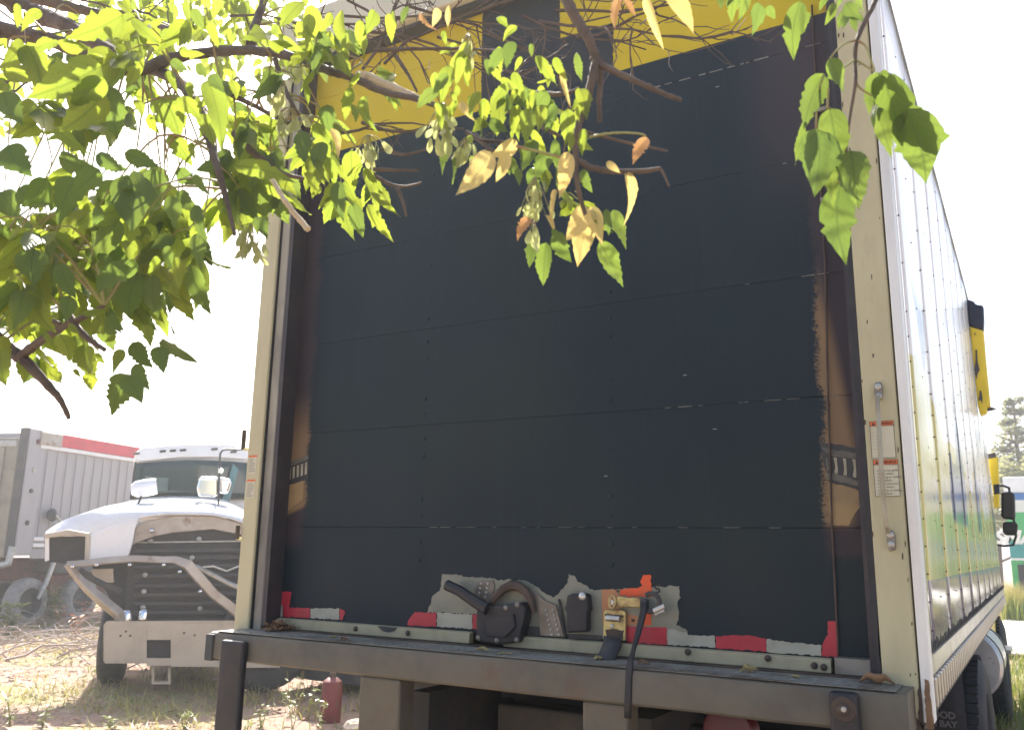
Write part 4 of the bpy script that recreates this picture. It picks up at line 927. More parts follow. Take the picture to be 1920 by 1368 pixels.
# a pale van beside it: what the glossy wall mirrors
VN = thing("parked_van", (10.5,27,0), "white van parked right of the green truck beyond the pavement", "van")
MB().prism([(8.2,26,.45),(8.2,26,1.5),(8.9,26,2.3),(12.9,26,2.35),(13.0,26,.45)], (0,2,0)).build("van_body", M['white_paint'], VN, bevel=.08)
MB().prism([(8.55,25.99,1.55),(9.0,25.99,2.15),(9.9,25.99,2.18),(9.9,25.99,1.55)], (0,.02,0)).build("side_window", M['glass'], VN)
for x in (9.1,12.1): tyre((x,25.98,.36),.36,.22,(0,1,0),VN,M['rubber'],M['galv'],tread=False)

# ------------------------------------------------------------------ plants on the ground
def frames(P, d):
    d = d.normalized(); a = d.orthogonal().normalized(); return a, d.cross(a)
def tufts(name, centres, m, hmin, hmax, n, spread, label=None, lean=.4, seed=1, wd=.006):
    rg = random.Random(seed); mb = MB(); uv = []
    for (x, y) in centres:
        for _ in range(n):
            px_ = x+rg.gauss(0,spread); py_ = y+rg.gauss(0,spread); h = rg.uniform(hmin,hmax); an = rg.uniform(0,6.283); ln = rg.uniform(.1,lean)*h
            dx, dy = math.cos(an)*ln, math.sin(an)*ln; sx_, sy_ = -math.sin(an)*wd, math.cos(an)*wd; z0 = hgt(px_,py_)-.01
            b = len(mb.v)
            mb.v += [Vector((px_-sx_,py_-sy_,z0)),Vector((px_+sx_,py_+sy_,z0)),Vector((px_+dx*.35+sx_*.8,py_+dy*.35+sy_*.8,z0+h*.55)),Vector((px_+dx*.35-sx_*.8,py_+dy*.35-sy_*.8,z0+h*.55)),Vector((px_+dx,py_+dy,z0+h*.95))]
            uv += [(.1,0),(.9,0),(.9,.5),(.1,.5),(.5,1)]; mb.f += [(b,b+1,b+2,b+3),(b+3,b+2,b+4)]
    mb.uv = uv
    return tag(mb.build(name, m, None, fix=False), label, None, None, 'stuff')
rg = random.Random(5)
def scatter(n, x0, x1, y0, y1, f=None):
    out = []
    while len(out) < n:
        x = rg.uniform(x0,x1); y = rg.uniform(y0,y1)
        if f is None or f(x,y): out.append((x,y))
    return out
patch = lambda x, y: mnoise.noise(Vector((x*.5,y*.5,7))) > -.12
tufts("dry_grass", scatter(420,-16,-3.2,1.5,16,patch), M['grass_dry'], .03, .17, 34, .2, "dry straw coloured grass over the dirt on the left", 2.4, 2)
tufts("green_grass", scatter(150,-16,-3.4,1.5,16,lambda x,y: mnoise.noise(Vector((x*.5,y*.5,9))) > .0), M['grass_green'], .03, .12, 26, .13, "green grass tufts among the dry grass on the left", .7, 3)
tufts("weed_grass", scatter(520,.5,8,5.5,14.6), M['grass_green'], .08, .34, 34, .18, "green grass growing right of the truck", .7, 4, .005)
tufts("straw_grass", scatter(160,1,8,6,14.6), M['grass_dry'], .08, .36, 22, .18, "dry stalks in the grass right of the truck", .8, 6, .004)
tufts("tall_weeds", scatter(150,1.4,8,23.2,25.0), M['grass_dry'], .4, 1.15, 46, .22, "tall dry weeds in front of the green truck", .35, 8, .014)
tufts("meadow_grass", scatter(70,1.4,8,22.8,25.0), M['grass_green'], .3, .9, 40, .22, "green weeds in front of the green truck", .35, 9, .014)
tufts("shade_grass", scatter(90,-3,1.6,3.0,9.0), M['grass_green'], .03, .10, 18, .14, "sparse grass in the shade under the truck", .7, 10)

ST_ = PL(668,1368,2,0)
rk = MB(); rgk = random.Random(8); rk.lathe((ST_.x,ST_.y,-.02),(0,0,1),[(.0001,0),(.10,.01),(.12,.05),(.09,.09),(.05,.11),(.0001,.115)],9)
rk.v = [v+Vector((rgk.uniform(-.012,.012),rgk.uniform(-.012,.012),rgk.uniform(-.008,.008))) for v in rk.v]
tag(rk.build("stone", mat("pale_stone",(.5,.42,.34),.8), None), "pale stone on the dirt just right of the red cylinder", "stone")
lt = MB(); rgt = random.Random(41)
for _ in range(9000):
    x = rgt.uniform(-12,-3.2); y = rgt.uniform(1.4,10); z = hgt(x,y)+.006; a = rgt.uniform(0,6.283); L = rgt.uniform(.018,.065); wd_ = L*rgt.uniform(.12,.5)
    u = Vector((math.cos(a),math.sin(a),rgt.uniform(-.1,.35)))*L; v = Vector((-math.sin(a),math.cos(a),rgt.uniform(-.3,.3)))*wd_; c_ = Vector((x,y,z+L*.3))
    lt.add([c_-u,c_+v,c_+u,c_-v],[(0,1,2,3)])
tag(lt.build("leaf_litter", M['litter'], None, fix=False), "brown leaf litter strewn over the dirt on the left", None, None, 'stuff')
# leafy weeds
def leafblade(mb, uv, P, d, L, wd, nrm):
    d = d.normalized(); s = d.cross(nrm).normalized(); n = s.cross(d); b = len(mb.v)
    for t_, w_ in ((0,.05),(.3,.42),(.6,.4),(1,.02)):
        for k in (-1,0,1):
            mb.v.append(P+d*(L*t_)+s*(k*w_*wd)+n*(-.12*L*t_*t_+abs(k)*.06*L)); uv.append((.5+k*.5*w_/.42,t_))
    for i in range(3):
        for k in range(2): mb.f.append((b+i*3+k,b+i*3+k+1,b+(i+1)*3+k+1,b+(i+1)*3+k))
def weed(x, y, h, m, label, seed, n=26, L=.07, cat="weed", group=None, stems=3):
    rg = random.Random(seed); T = thing("leafy_weed", (x,y,0), label, cat, group); st = MB(); lf = MB(); uv = []
    for s in range(stems):
        an = rg.uniform(0,6.283); pts = [Vector((x,y,hgt(x,y)-.02))]
        for i in range(5): pts.append(pts[-1]+Vector((math.cos(an)*h*.06*rg.uniform(.2,1.4),math.sin(an)*h*.06*rg.uniform(.2,1.4),h/5)))
        st.tube(pts, [.006,.005,.004,.003,.0025,.002], 5)
        for k in range(n//stems):
            u = rg.uniform(.15,1)*5; i = min(int(u),4); P = pts[i].lerp(pts[i+1],u-i); a2 = rg.uniform(0,6.283)
            leafblade(lf, uv, P, Vector((math.cos(a2),math.sin(a2),rg.uniform(-.2,.6))), L*rg.uniform(.6,1.2), L*.55, Vector((0,0,1)))
    st.build("stem", M['petiole'], T, smooth=True); lf.uv = uv
    tag(lf.build("foliage", m, T, smooth=True, fix=False), kind='stuff')
for i, (px, py, h, lab) in enumerate([(548,1368,.34,"green weed left of the red cylinder under the bumper"),(576,1352,.30,"tall green weed close left of the red cylinder"),(596,1366,.26,"low green weed at the foot of the red cylinder"),(205,1368,.12,"small green weed at the bottom left near the white truck shadow"),(490,1366,.2,"small weed under the left end of the bumper"),(20,1366,.22,"green weed at the bottom left corner of the dirt"),(80,1366,.18,"green weed on the bare dirt right of the corner weed"),(345,1368,.2,"small bright weed below the white truck bumper"),(550,1340,.42,"dark bushy weed in the shade left of the tall green weed")]):
    P = PL(px,py,2,0); weed(P.x,P.y,h,M['grass_green'],lab,30+i,L=.06)
for i, (px, py, h, lab) in enumerate([(160,1185,.55,"red-brown dead weed standing beside the brush pile"),(140,1200,.4,"short red-brown dead weed left of the taller one"),(185,1178,.4,"red-brown dead weed at the bumper of the white truck"),(110,1180,.45,"leafy red-tinged weed under the trailer wheel")]):
    P = PL(px,py,2,0); weed(P.x,P.y,h,M['weed_red'],lab,50+i,n=60,L=.10,cat="dead weed",stems=5)
for i, (px, py, h, lab) in enumerate([(98,1175,.75,"green bush by the trailer wheel"),(20,1200,.6,"low green bush left of the trailer wheel")]):
    P = PL(px,py,2,0); weed(P.x,P.y,h,M['grass_green'],lab,60+i,n=110,L=.16,cat="bush",stems=6)
# lit shrub seen through the gap between bumper and cylinder
P = PL(640,1262,2,0)
weed(-5.0,7.2,.62,M['grass_green'],"sunlit leafy bush beyond the truck seen through the gap under the bumper",70,n=160,L=.12,cat="bush",stems=8)
# brush pile: pale dry branches
BP = PL(170,1225,2,0)
PI_ = thing("brush_pile", (BP.x,BP.y,0), "pile of pale dry branches on the dirt before the white truck", "brush pile")
rg = random.Random(12)
for i in range(110):
    px0 = rg.uniform(-60,330); py0 = rg.uniform(1120,1262); P = PL(px0,py0,2,0); L = rg.uniform(.5,1.7); an = rg.uniform(-.5,.9)+(math.pi if rg.random() < .3 else 0)
    d = rt0*math.cos(an)+Vector((-math.sin(yaw),math.cos(yaw),0))*math.sin(an); pts = []
    z0 = rg.uniform(.01,.16); z1 = rg.uniform(.03,.42)
    for k in range(7): t_ = k/6; pts.append(P+d*(L*(t_-.5))+Vector((rg.gauss(0,.03),rg.gauss(0,.03),max(.01,z0+(z1-z0)*t_+.10*math.sin(math.pi*t_)+rg.gauss(0,.02)))))
    mb = MB(); mb.tube(pts,[.011,.003] if i > 6 else [.018,.006],5)
    for k in range(3):
        j = rg.randint(2,5); e = (d*rg.uniform(.2,.8)+Vector((rg.uniform(-.6,.6),rg.uniform(-.6,.6),rg.uniform(-.1,.6)))).normalized()*L*.25; mb.tube([pts[j],pts[j]+e*.5+Vector((0,0,.02)),pts[j]+e],[.005,.002],4)
    mb.build("branch", M['twig_dry'], PI_, smooth=True)

# ------------------------------------------------------------------ trees far right
def far_tree(name, x, y, h, r, label, seed, conifer=False, n=900, group=None):
    rg = random.Random(seed); T = thing(name, (x,y,0), label, "tree", group)
    tk = MB().tube([(x,y,-.1),(x+.1,y,h*.4),(x-.05,y+.1,h*.75),(x,y,h*.98)], [h*.022,h*.018,h*.010,h*.003], 8)
    lf = MB(); uv = []
    blobs = []
    if conifer:
        for k in range(15):
            zz = h*(.30+.68*k/14); rr = r*(1-.80*k/14)*rg.uniform(.75,1.15)
            for j in range(5):
                an = rg.uniform(0,6.283); e = Vector((x+math.cos(an)*rr,y+math.sin(an)*rr,zz+rg.uniform(-.1,.25)))
                tk.tube([(x,y,zz-.15),e],[.05,.015],4); blobs.append((Vector((x,y,zz)).lerp(e,.8),rr*.33)); blobs.append((Vector((x,y,zz)).lerp(e,.45),rr*.25))
    else:
        for k in range(16):
            an = rg.uniform(0,6.283); rr = r*math.sqrt(rg.random()); zz = h*rg.uniform(.35,.95); q = 1-.6*max(0,(zz/h-.6)/.4)
            e = Vector((x+math.cos(an)*rr*q,y+math.sin(an)*rr*q,zz)); tk.tube([(x,y,zz*.6),e],[.07,.02],4); blobs.append((e,r*rg.uniform(.28,.45)))
    for _ in range(n):
        c_, br_ = rg.choice(blobs); d = Vector((rg.gauss(0,1),rg.gauss(0,1),rg.gauss(0,.7))).normalized()*br_*rg.random()**.4
        leafblade(lf, uv, c_+d, Vector((rg.uniform(-1,1),rg.uniform(-1,1),rg.uniform(-.6,.4))), rg.uniform(.14,.30)*(1.3 if not conifer else 1), .22 if not conifer else .12, Vector((rg.uniform(-.5,.5),rg.uniform(-.5,.5),1)))
    tk.build("trunk", M['bark'], T, smooth=True); lf.uv = uv
    tag(lf.build("crown", M['far_foliage'], T, fix=False), kind='stuff')
far_tree("pine_tree", 2.5,40,8.3,2.2,"pale pine tree with a ragged top behind the green truck",1,True,2600)
far_tree("bushy_tree", 1.4,37,6.0,2.0,"bushy tree close left of the pine",2,False,1500)
for i, (x, y, h, r, lab) in enumerate([(4.6,42,6.2,2.6,"round bushy tree just right of the pine"),(8.5,40,9.0,3.0,"tall broad tree right of the round bushy tree"),(13,43,10.5,3.6,"tallest broad tree of the right hand row"),(19,41,8.6,3.4,"broad tree near the right end of the row"),(26,44,9.5,4,"last broad tree at the right end of the row")]):
    far_tree("broadleaf_tree", x, y, h, r, lab, 10+i, False, 1500, "row of trees beyond the pavement")

# ------------------------------------------------------------------ the box elder whose boughs hang over the camera
TB = thing("box_elder_tree", (-.35,-3.55,0), "box elder tree with sunlit green leaves and winged seeds hanging before the truck", "tree")
TL = ROOT[TB.name]
MB().tube([(-.35,-3.55,-.15),(-.33,-3.5,.6),(-.30,-3.48,1.6),(-.22,-3.40,2.5),(-.05,-3.28,3.2),(.3,-3.1,3.9),(.6,-2.9,4.7)], [.21,.17,.155,.145,.125,.09,.05], 14).build("trunk", M['bark'], TB, smooth=True)
def S1(a, b): return (a/3, b/3)
def S2(a, b): return (a*.3364, 440+b*.3364)
def S4(a, b): return (560+a*.4093, b*.4093)
def S5(a, b): return (1340+a*.4093, b*.4093)
def smooth_path(pts, n=5):
    out = []
    for i in range(len(pts)-1):
        p0 = pts[max(i-1,0)]; p1 = pts[i]; p2 = pts[i+1]; p3 = pts[min(i+2,len(pts)-1)]
        for k in range(n):
            f = k/n; out.append(.5*((2*p1)+(p2-p0)*f+(2*p0-5*p1+4*p2-p3)*f*f+(3*p1-p0-3*p2+p3)*f**3))
    out.append(pts[-1]); return out
BR = []
def branch(pxd, r0, r1, name="branch", m=None, pre=(), knots=True, seed=0):
    """pxd: (px, py, metres ahead) knots of a bough; pre: world points that lead back to the trunk"""
    pts = [Vector(p) for p in pre]+[AT(a,b,d) for a,b,d in pxd]; sp = smooth_path(pts, 9); rg = random.Random(int(pxd[0][0]*7+pxd[0][1])+seed)
    n = len(sp); rs = []
    for i in range(n):
        k = i/(n-1); r_ = r0+(r1-r0)*k
        if knots: sp[i] = sp[i]+Vector((rg.gauss(0,1),rg.gauss(0,1),rg.gauss(0,1)))*r_*.07; r_ *= rg.uniform(.95,1.07)+(.16 if i % 11 == 5 else 0)
        rs.append(r_)
    o = MB().tube(sp, rs, 9).build(name, m or M['bark'], TB, smooth=True); BR.append([p for p in sp]); return o
LIMB = Vector((-.12,-3.33,2.95)); LIMB2 = Vector((-.25,-3.42,2.3)); HIGH = Vector((.45,-3.0,4.3))
L1 = AT(-260,-60,1.55)
branch([(-420,-40,1.5),(-120,20,1.55),(0,56,1.6),(100,78,1.6),(180,112,1.6),(250,132,1.6),(330,108,1.65),(430,95,1.65),(520,100,1.6),(600,128,1.55),(660,146,1.5),(720,172,1.45),(790,188,1.4),(826,203,1.38)], .017, .004, pre=(LIMB,))
branch([(-300,-200,1.7),(-60,-60,1.8),(30,8,1.85),(80,30,1.85),(130,50,1.8),(200,92,1.75),(262,122,1.7),(330,150,1.6),(370,200,1.5),(392,262,1.45),(408,315,1.4),(425,375,1.38),(440,440,1.35)], .024, .0026, pre=(Vector((-.1,-3.3,3.1)),))
branch([(-200,-120,1.9),(20,-20,2.0),(110,8,2.0),(180,25,2.0),(260,42,2.0),(340,60,1.9)], .019, .006, pre=(Vector((-.06,-3.28,3.18)),))
branch([(470,85,1.64),(478,50,1.68),(492,10,1.72),(505,-40,1.78)], .010, .006)
branch([(-300,640,1.5),(-60,610,1.5),(0,645,1.5),(40,672,1.48),(75,706,1.46),(110,745,1.45),(130,785,1.45)], .020, .003, pre=(LIMB2,))
branch([(38,668,1.48),(75,640,1.44),(120,612,1.4),(165,590,1.38),(195,572,1.36)], .008, .003)
branch([(128,590,1.4),(150,620,1.38),(175,642,1.36),(196,655,1.35)], .007, .003)
branch([(-40,545,1.5),(25,558,1.46),(70,585,1.42),(120,612,1.4)], .008, .004)
branch([(1010,-330,1.25),(1040,-100,1.15),(1064,0,1.1),(1085,42,1.09),(1106,80,1.08),(1116,112,1.08),(1110,150,1.07),(1098,195,1.07),(1084,240,1.06),(1079,290,1.06),(1082,335,1.05),(1088,370,1.05),(1098,402,1.05)], .0090, .0024, pre=(Vector((.3,-3.1,3.9)),Vector((1.3,-2.6,3.7)),))
branch([(1118,118,1.08),(1145,130,1.07),(1180,147,1.06),(1215,162,1.05),(1250,178,1.05),(1278,187,1.05)], .0045, .0026)
branch([(1124,112,1.08),(1126,150,1.08),(1123,190,1.08),(1125,230,1.08)], .0042, .003)
branch([(1084,300,1.06),(1105,313,1.05),(1140,320,1.05),(1180,322,1.05),(1215,320,1.05),(1238,316,1.05)], .0042, .0026)
branch([(1238,316,1.05),(1246,330,1.05),(1255,350,1.05)], .002, .0012, "petiole")
branch([(1050,228,1.1),(1090,244,1.09),(1130,256,1.08),(1180,268,1.07),(1252,283,1.06)], .0028, .0016)
branch([(1105,258,1.08),(1130,252,1.07),(1165,249,1.07),(1205,252,1.06),(1209,260,1.06)], .0018, .0012, "petiole", M['petiole'])
branch([(968,274,1.06),(1000,282,1.06),(1040,292,1.06),(1066,300,1.06)], .0018, .0018, "petiole", M['petiole'])
branch([(670,142,1.5),(700,150,1.49),(745,168,1.47),(785,186,1.45)], .010, .006, "broken_branch", M['bark_pale'])
branch([(500,318,1.35),(515,345,1.33),(540,385,1.30),(562,412,1.29),(578,430,1.28)], .0035, .0045, "broken_branch", M['bark_pale'])
branch([(440,250,1.45),(470,282,1.43),(500,305,1.42),(530,325,1.42),(570,335,1.42)], .007, .003)
branch([(415,168,1.5),(470,195,1.48),(515,218,1.46),(560,240,1.45)], .005, .003)
branch([(515,110,1.6),(528,150,1.58),(545,190,1.55),(560,215,1.54)], .005, .003)
for P in ([(680,230,1.5),(735,246,1.45),(800,244,1.42)], [(715,278,1.42),(760,290,1.42),(810,276,1.42)], [(700,318,1.4),(740,319,1.4),(785,320,1.4)], [(695,325,1.4),(730,345,1.39),(760,350,1.39),(790,343,1.38)], [(745,352,1.39),(756,380,1.38),(762,406,1.38)], [(742,105,1.5),(765,140,1.48),(782,172,1.46)],
          [(875,248,1.3),(900,262,1.28),(950,266,1.27)], [(890,252,1.3),(915,276,1.27),(955,300,1.25)], [(950,205,1.2),(1000,230,1.15),(1050,255,1.12)], [(1005,175,1.15),(1060,176,1.1),(1085,165,1.1)], [(700,95,1.5),(780,92,1.5),(870,92,1.48),(930,95,1.45)]):
    branch(P, .0038, .0018)
# right hanging sprig
branch([(1800,-420,1.25),(1690,-120,1.12),(1642,0,1.04),(1625,35,1.03),(1607,76,1.02),(1603,110,1.02),(1604,150,1.01),(1600,180,1.01),(1592,230,1.01),(1587,282,1.0),(1583,315,1.0),(1576,345,1.0)], .0040, .0010, pre=(Vector((.3,-3.1,3.9)),Vector((1.6,-2.7,4.0)),), knots=False)
for P in ([(1605,76,1.02),(1585,82,1.01),(1568,95,1.0),(1556,110,1.0)], [(1606,76,1.02),(1622,86,1.01),(1632,110,1.0),(1640,132,1.0)], [(1604,112,1.02),(1592,120,1.01),(1578,130,1.0)], [(1604,112,1.02),(1620,122,1.01),(1640,135,1.0)], [(1604,150,1.01),(1612,165,1.01),(1635,180,1.0)], [(1545,140,1.0),(1533,180,1.0),(1530,242,1.0)], [(1553,165,1.0),(1552,200,1.0),(1556,204,1.0)], [(1576,345,1.0),(1572,330,1.0),(1580,300,1.0)], [(1587,282,1.0),(1595,284,1.0)]):
    branch(P, .0014, .001, "petiole", M['petiole'], knots=False)
# bare dead twigs across the head of the truck and at the upper left
bt = MB(); rg = random.Random(77)
def bare(p, d, L, r, depth):
    n = 5; pts = [p]; dd = d.normalized()
    for i in range(n):
        dd = (dd+Vector((rg.gauss(0,1),rg.gauss(0,1),rg.gauss(0,1)))*.16).normalized(); pts.append(pts[-1]+dd*L/n)
    bt.tube(pts,[r,r*.45],4,cap=False)
    if depth:
        for i in range(1,n+1):
            if rg.random() < .8: bare(pts[i], (dd+Vector((rg.gauss(0,1),rg.gauss(0,1),rg.gauss(0,1)))*.75), L*rg.uniform(.3,.6), r*.6, depth-1)
for px0, py0, px1, py1, d_ in [(640,30,980,40,1.75),(690,60,1000,95,1.8),(720,120,1010,20,1.7),(760,10,1100,60,1.7),(1010,40,1330,50,1.6),(1040,20,1290,75,1.6),(1080,70,1280,40,1.65),(980,30,1200,110,1.7),(820,70,1060,60,1.75),(560,40,760,80,1.8),(680,130,820,30,1.75),(640,250,800,200,1.7),(0,20,160,110,2.2),(20,60,200,20,2.3),(150,0,330,90,2.2),(0,110,120,140,2.2),(250,20,420,60,2.1),(60,140,10,240,2.0),(430,30,560,70,1.9),(0,160,110,130,1.9),(650,0,860,30,1.8),(900,20,1150,5,1.65)]:
    a = AT(px0,py0,d_); b = AT(px1,py1,d_*rg.uniform(.92,1.08)); bare(a, b-a, (b-a).length, .0032, 2)
tag(bt.build("bare_twigs", M['bark'], TB), kind='stuff')

# --- leaf blades (shared mesh data)
def leaf_mesh(name, seed, m, lobes=0, wf=.25, curl=.25, fold=.25, teeth=.75):
    rg = random.Random(seed); mb = MB(); uv = []; n = 16
    tl = [rg.uniform(0,1) for _ in range(n+1)]; wv = rg.uniform(0,6); bendx = rg.uniform(-.10,.10)
    for i in range(n+1):
        t_ = i/n; base = 1.95*t_**.55*(1-t_)**1.15*(1-.25*max(0,t_-.7)) if 0 < t_ < 1 else 0
        row = []
        for s in (-1,-.5,0,.5,1):
            w_ = base*wf*1.35
            if t_ > .34 and t_ < .9: w_ *= 1+teeth*.42*((i+(0 if s > 0 else 1)) % 2-.5)*(1.3*tl[i]**2)*(1.4 if abs(s) == 1 else .5)
            if lobes and .40 < t_ < .56: w_ *= 1.16
            x = s*w_+bendx*math.sin(math.pi*t_)
            z = -curl*t_*t_*.6+fold*abs(s)*w_+.03*math.sin(wv+t_*7+s*1.5)*abs(s)
            row.append(Vector((x, t_, z))); uv.append((.5+s*.5*min(1,base*1.2+.05), t_))
        mb.v += row
    for i in range(n):
        for k in range(4): mb.f.append((i*5+k,i*5+k+1,(i+1)*5+k+1,(i+1)*5+k))
    mb.uv = uv; me = mb.mesh(name); me.materials.append(m); me.polygons.foreach_set("use_smooth",[True]*len(me.polygons)); return me
LG = [leaf_mesh("leaf",100+i,M['leaf'],int(i % 3 == 0),rng.uniform(.19,.245),rng.uniform(.1,.45),rng.uniform(.1,.5)) for i in range(10)]
LD = [leaf_mesh("leaf",120+i,M['leaf_shaded'],int(i % 3 == 0),rng.uniform(.19,.24),rng.uniform(.05,.3),rng.uniform(.05,.35)) for i in range(6)]
LY = [leaf_mesh("leaf",140+i,M['leaf_yellow'],0,rng.uniform(.20,.25),rng.uniform(.1,.4),rng.uniform(.2,.5),.25) for i in range(4)]
LC = [leaf_mesh("leaf",150+i,M['leaf_yellow'],0,.10,rng.uniform(.5,.9),1.2,.4) for i in range(3)]
LB = [leaf_mesh("leaf",160+i,M['leaf_brown'],0,.19,.8,1.0,1.2) for i in range(2)]
LEAVES = []   # (matrix, mesh)
def put_leaf(B, T, kind='g', width=1.0, tilt=None, rg=rng, face=None):
    ax = T-B; L = ax.length; y_ = ax/L; toc = (CAM-(B+T)*.5).normalized()
    nrm = (toc-y_*toc.dot(y_)); 
    if nrm.length < .05: nrm = y_.orthogonal()
    nrm.normalize(); an = rg.gauss(0,.55) if tilt is None else tilt; q = Matrix.Rotation(an,3,y_); z_ = q @ nrm
    if rg.random() < .5: z_ = -z_ if tilt is None else z_
    x_ = y_.cross(z_); Ms = {'g':LG,'d':LD,'y':LY,'c':LC,'b':LB}[kind]
    mm = Matrix(((x_.x*L*width,y_.x*L,z_.x*L,B.x),(x_.y*L*width,y_.y*L,z_.y*L,B.y),(x_.z*L*width,y_.z*L,z_.z*L,B.z),(0,0,0,1)))
    LEAVES.append((mm, rg.choice(Ms)))
def PLf(S, lst, d0, d1, kind='g', width=1.0, rg=rng):
    for it in lst:
        (a,b,c,e) = it[:4]; k = it[4] if len(it) > 4 else kind; w_ = it[5] if len(it) > 5 else width; d = rg.uniform(d0,d1)
        B = AT(*S(a,b),d); T = AT(*S(c,e),d); L = (T-B).length; T = AT(*S(c,e),d+rg.uniform(-.45,.45)*L)
        put_leaf(B,T,k,w_*(1.18 if S in (S1,S2) else 1.0),rg.gauss(0,.38))
# central clusters
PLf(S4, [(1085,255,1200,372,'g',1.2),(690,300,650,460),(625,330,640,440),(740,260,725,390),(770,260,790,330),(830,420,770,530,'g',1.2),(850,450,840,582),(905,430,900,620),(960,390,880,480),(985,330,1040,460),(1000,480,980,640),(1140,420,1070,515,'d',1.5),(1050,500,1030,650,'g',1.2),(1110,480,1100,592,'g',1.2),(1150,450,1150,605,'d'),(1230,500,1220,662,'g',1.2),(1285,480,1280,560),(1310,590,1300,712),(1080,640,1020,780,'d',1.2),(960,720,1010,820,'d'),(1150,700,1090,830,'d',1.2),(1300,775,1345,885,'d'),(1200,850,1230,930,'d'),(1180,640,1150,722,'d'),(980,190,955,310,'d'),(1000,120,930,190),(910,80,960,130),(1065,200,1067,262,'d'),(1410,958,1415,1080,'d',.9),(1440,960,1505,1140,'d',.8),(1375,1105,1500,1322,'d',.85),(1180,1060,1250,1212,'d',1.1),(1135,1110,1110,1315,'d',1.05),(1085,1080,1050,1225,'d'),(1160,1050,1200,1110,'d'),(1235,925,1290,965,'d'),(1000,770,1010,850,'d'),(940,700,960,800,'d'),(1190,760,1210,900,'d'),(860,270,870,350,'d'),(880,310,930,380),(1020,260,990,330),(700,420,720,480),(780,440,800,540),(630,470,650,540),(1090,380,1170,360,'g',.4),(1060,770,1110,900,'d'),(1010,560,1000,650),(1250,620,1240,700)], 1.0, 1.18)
PLf(S4, [(880,695,722,888,'y',1.15),(1000,645,875,725,'y',1.2),(960,700,895,838,'y',1.0),(1235,695,1190,908,'y',.85),(1180,870,1130,992,'c',1.2),(1128,985,1192,1070,'c',1.1),(1315,945,1216,1105,'y',1.35),(1345,945,1388,1115,'y',.95),(1322,985,1272,1228,'y',1.15),(1498,785,1525,1020,'c',1.2),(1598,630,1535,752,'b',1.3),(1410,745,1470,795,'y',1.1),(1470,-10,1440,130,'b',1.0),(1595,-10,1622,200,'c',1.3),(1690,-20,1808,145,'y',.8),(1480,-10,1570,75,'b',.7),(1205,320,1258,450,'c',1.1),(740,470,790,550,'y',.9),(640,40,612,120,'y',1.1),(690,25,675,130,'y',.9),(150,590,190,715,'y',.9),(1060,1000,1000,1090,'b',1.3)], 1.0, 1.12)
for _ in range(34):
    a_ = rng.uniform(640,1290); b_ = rng.uniform(180,760); l_ = rng.uniform(70,150); an_ = rng.gauss(0,.45)
    PLf(S4, [(a_,b_,a_+math.sin(an_)*l_,b_+math.cos(an_)*l_,rng.choice('ggd'),.95)], 1.05, 1.25)
# left of centre
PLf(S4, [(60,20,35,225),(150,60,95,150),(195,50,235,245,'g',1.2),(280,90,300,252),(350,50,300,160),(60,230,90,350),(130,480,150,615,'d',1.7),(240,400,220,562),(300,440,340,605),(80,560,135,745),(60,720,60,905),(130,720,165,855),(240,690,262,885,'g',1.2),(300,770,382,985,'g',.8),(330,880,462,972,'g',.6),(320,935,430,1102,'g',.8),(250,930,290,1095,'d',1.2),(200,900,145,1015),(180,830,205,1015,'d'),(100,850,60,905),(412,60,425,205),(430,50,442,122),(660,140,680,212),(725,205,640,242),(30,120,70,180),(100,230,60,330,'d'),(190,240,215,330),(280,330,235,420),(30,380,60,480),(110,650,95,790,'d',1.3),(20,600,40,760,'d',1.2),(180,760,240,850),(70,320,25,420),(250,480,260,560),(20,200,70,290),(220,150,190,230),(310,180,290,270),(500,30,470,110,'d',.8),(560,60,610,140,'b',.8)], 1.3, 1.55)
# left mass, the leaves one can tell apart
PLf(S1, [(690,85,370,212,'g',.9),(600,55,690,110),(740,110,905,232,'g',1.1),(570,372,140,525,'g',1.05),(585,440,395,640,'g',1.1),(590,520,325,725,'g',1.3),(600,480,655,790,'d',1.2),(900,540,1005,772,'g',1.6),(1000,545,1130,690),(1110,540,1130,690),(1165,450,1265,810,'g',.8),(1090,45,1150,175,'d',1.2),(1170,130,1225,265),(305,722,485,850,'g',.7),(430,740,480,880),(720,985,725,1290,'d',1.45),(260,1000,120,1180,'d',1.3),(430,1000,345,1260,'d',1.2),(560,950,400,1100,'d',1.2),(870,950,850,1210,'d',1.1),(960,1100,990,1290,'d',1.2),(1200,940,1485,1155,'d',.8),(1310,930,1670,1028,'g',.6),(1100,1150,1160,1370,'d',.9),(1080,800,1090,900),(40,820,180,980,'d',1.5),(20,520,130,690,'d',1.4),(10,400,220,450,'g',1.0),(1700,10,1570,155,'g',1.2),(1740,80,1735,280,'g',1.2),(1790,180,1880,260,'d'),(760,560,800,660),(700,520,760,480,'d'),(840,640,900,760),(950,760,1080,940),(980,580,1030,700),(560,580,610,640),(330,880,520,940,'d'),(540,870,720,960,'d'),(100,1060,290,1150,'d',1.5),(640,1010,560,1190,'d',1.3),(1000,950,1130,1050,'d',1.2),(700,860,900,940,'d'),(760,960,830,1100,'d'),(1090,980,1180,1100,'d'),(1130,640,1200,820),(1070,460,1080,560),(230,60,120,160),(100,20,90,160,'g',.9),(620,20,660,90),(700,0,740,80),(900,180,1000,240),(850,150,930,110),(1010,290,1150,320),(330,250,500,270),(200,270,360,240),(580,320,440,350),(960,340,1060,400,'d'),(1110,360,1160,440,'d'),(1180,420,1260,520,'d'),(1330,940,1310,1010),(1000,1080,1100,1200,'d'),(0,1080,100,1230,'d',1.4),(560,1160,520,1280,'d'),(1440,1220,1500,1340,'d'),(1300,450,1330,560),(940,400,1000,500)], 1.15, 1.55)
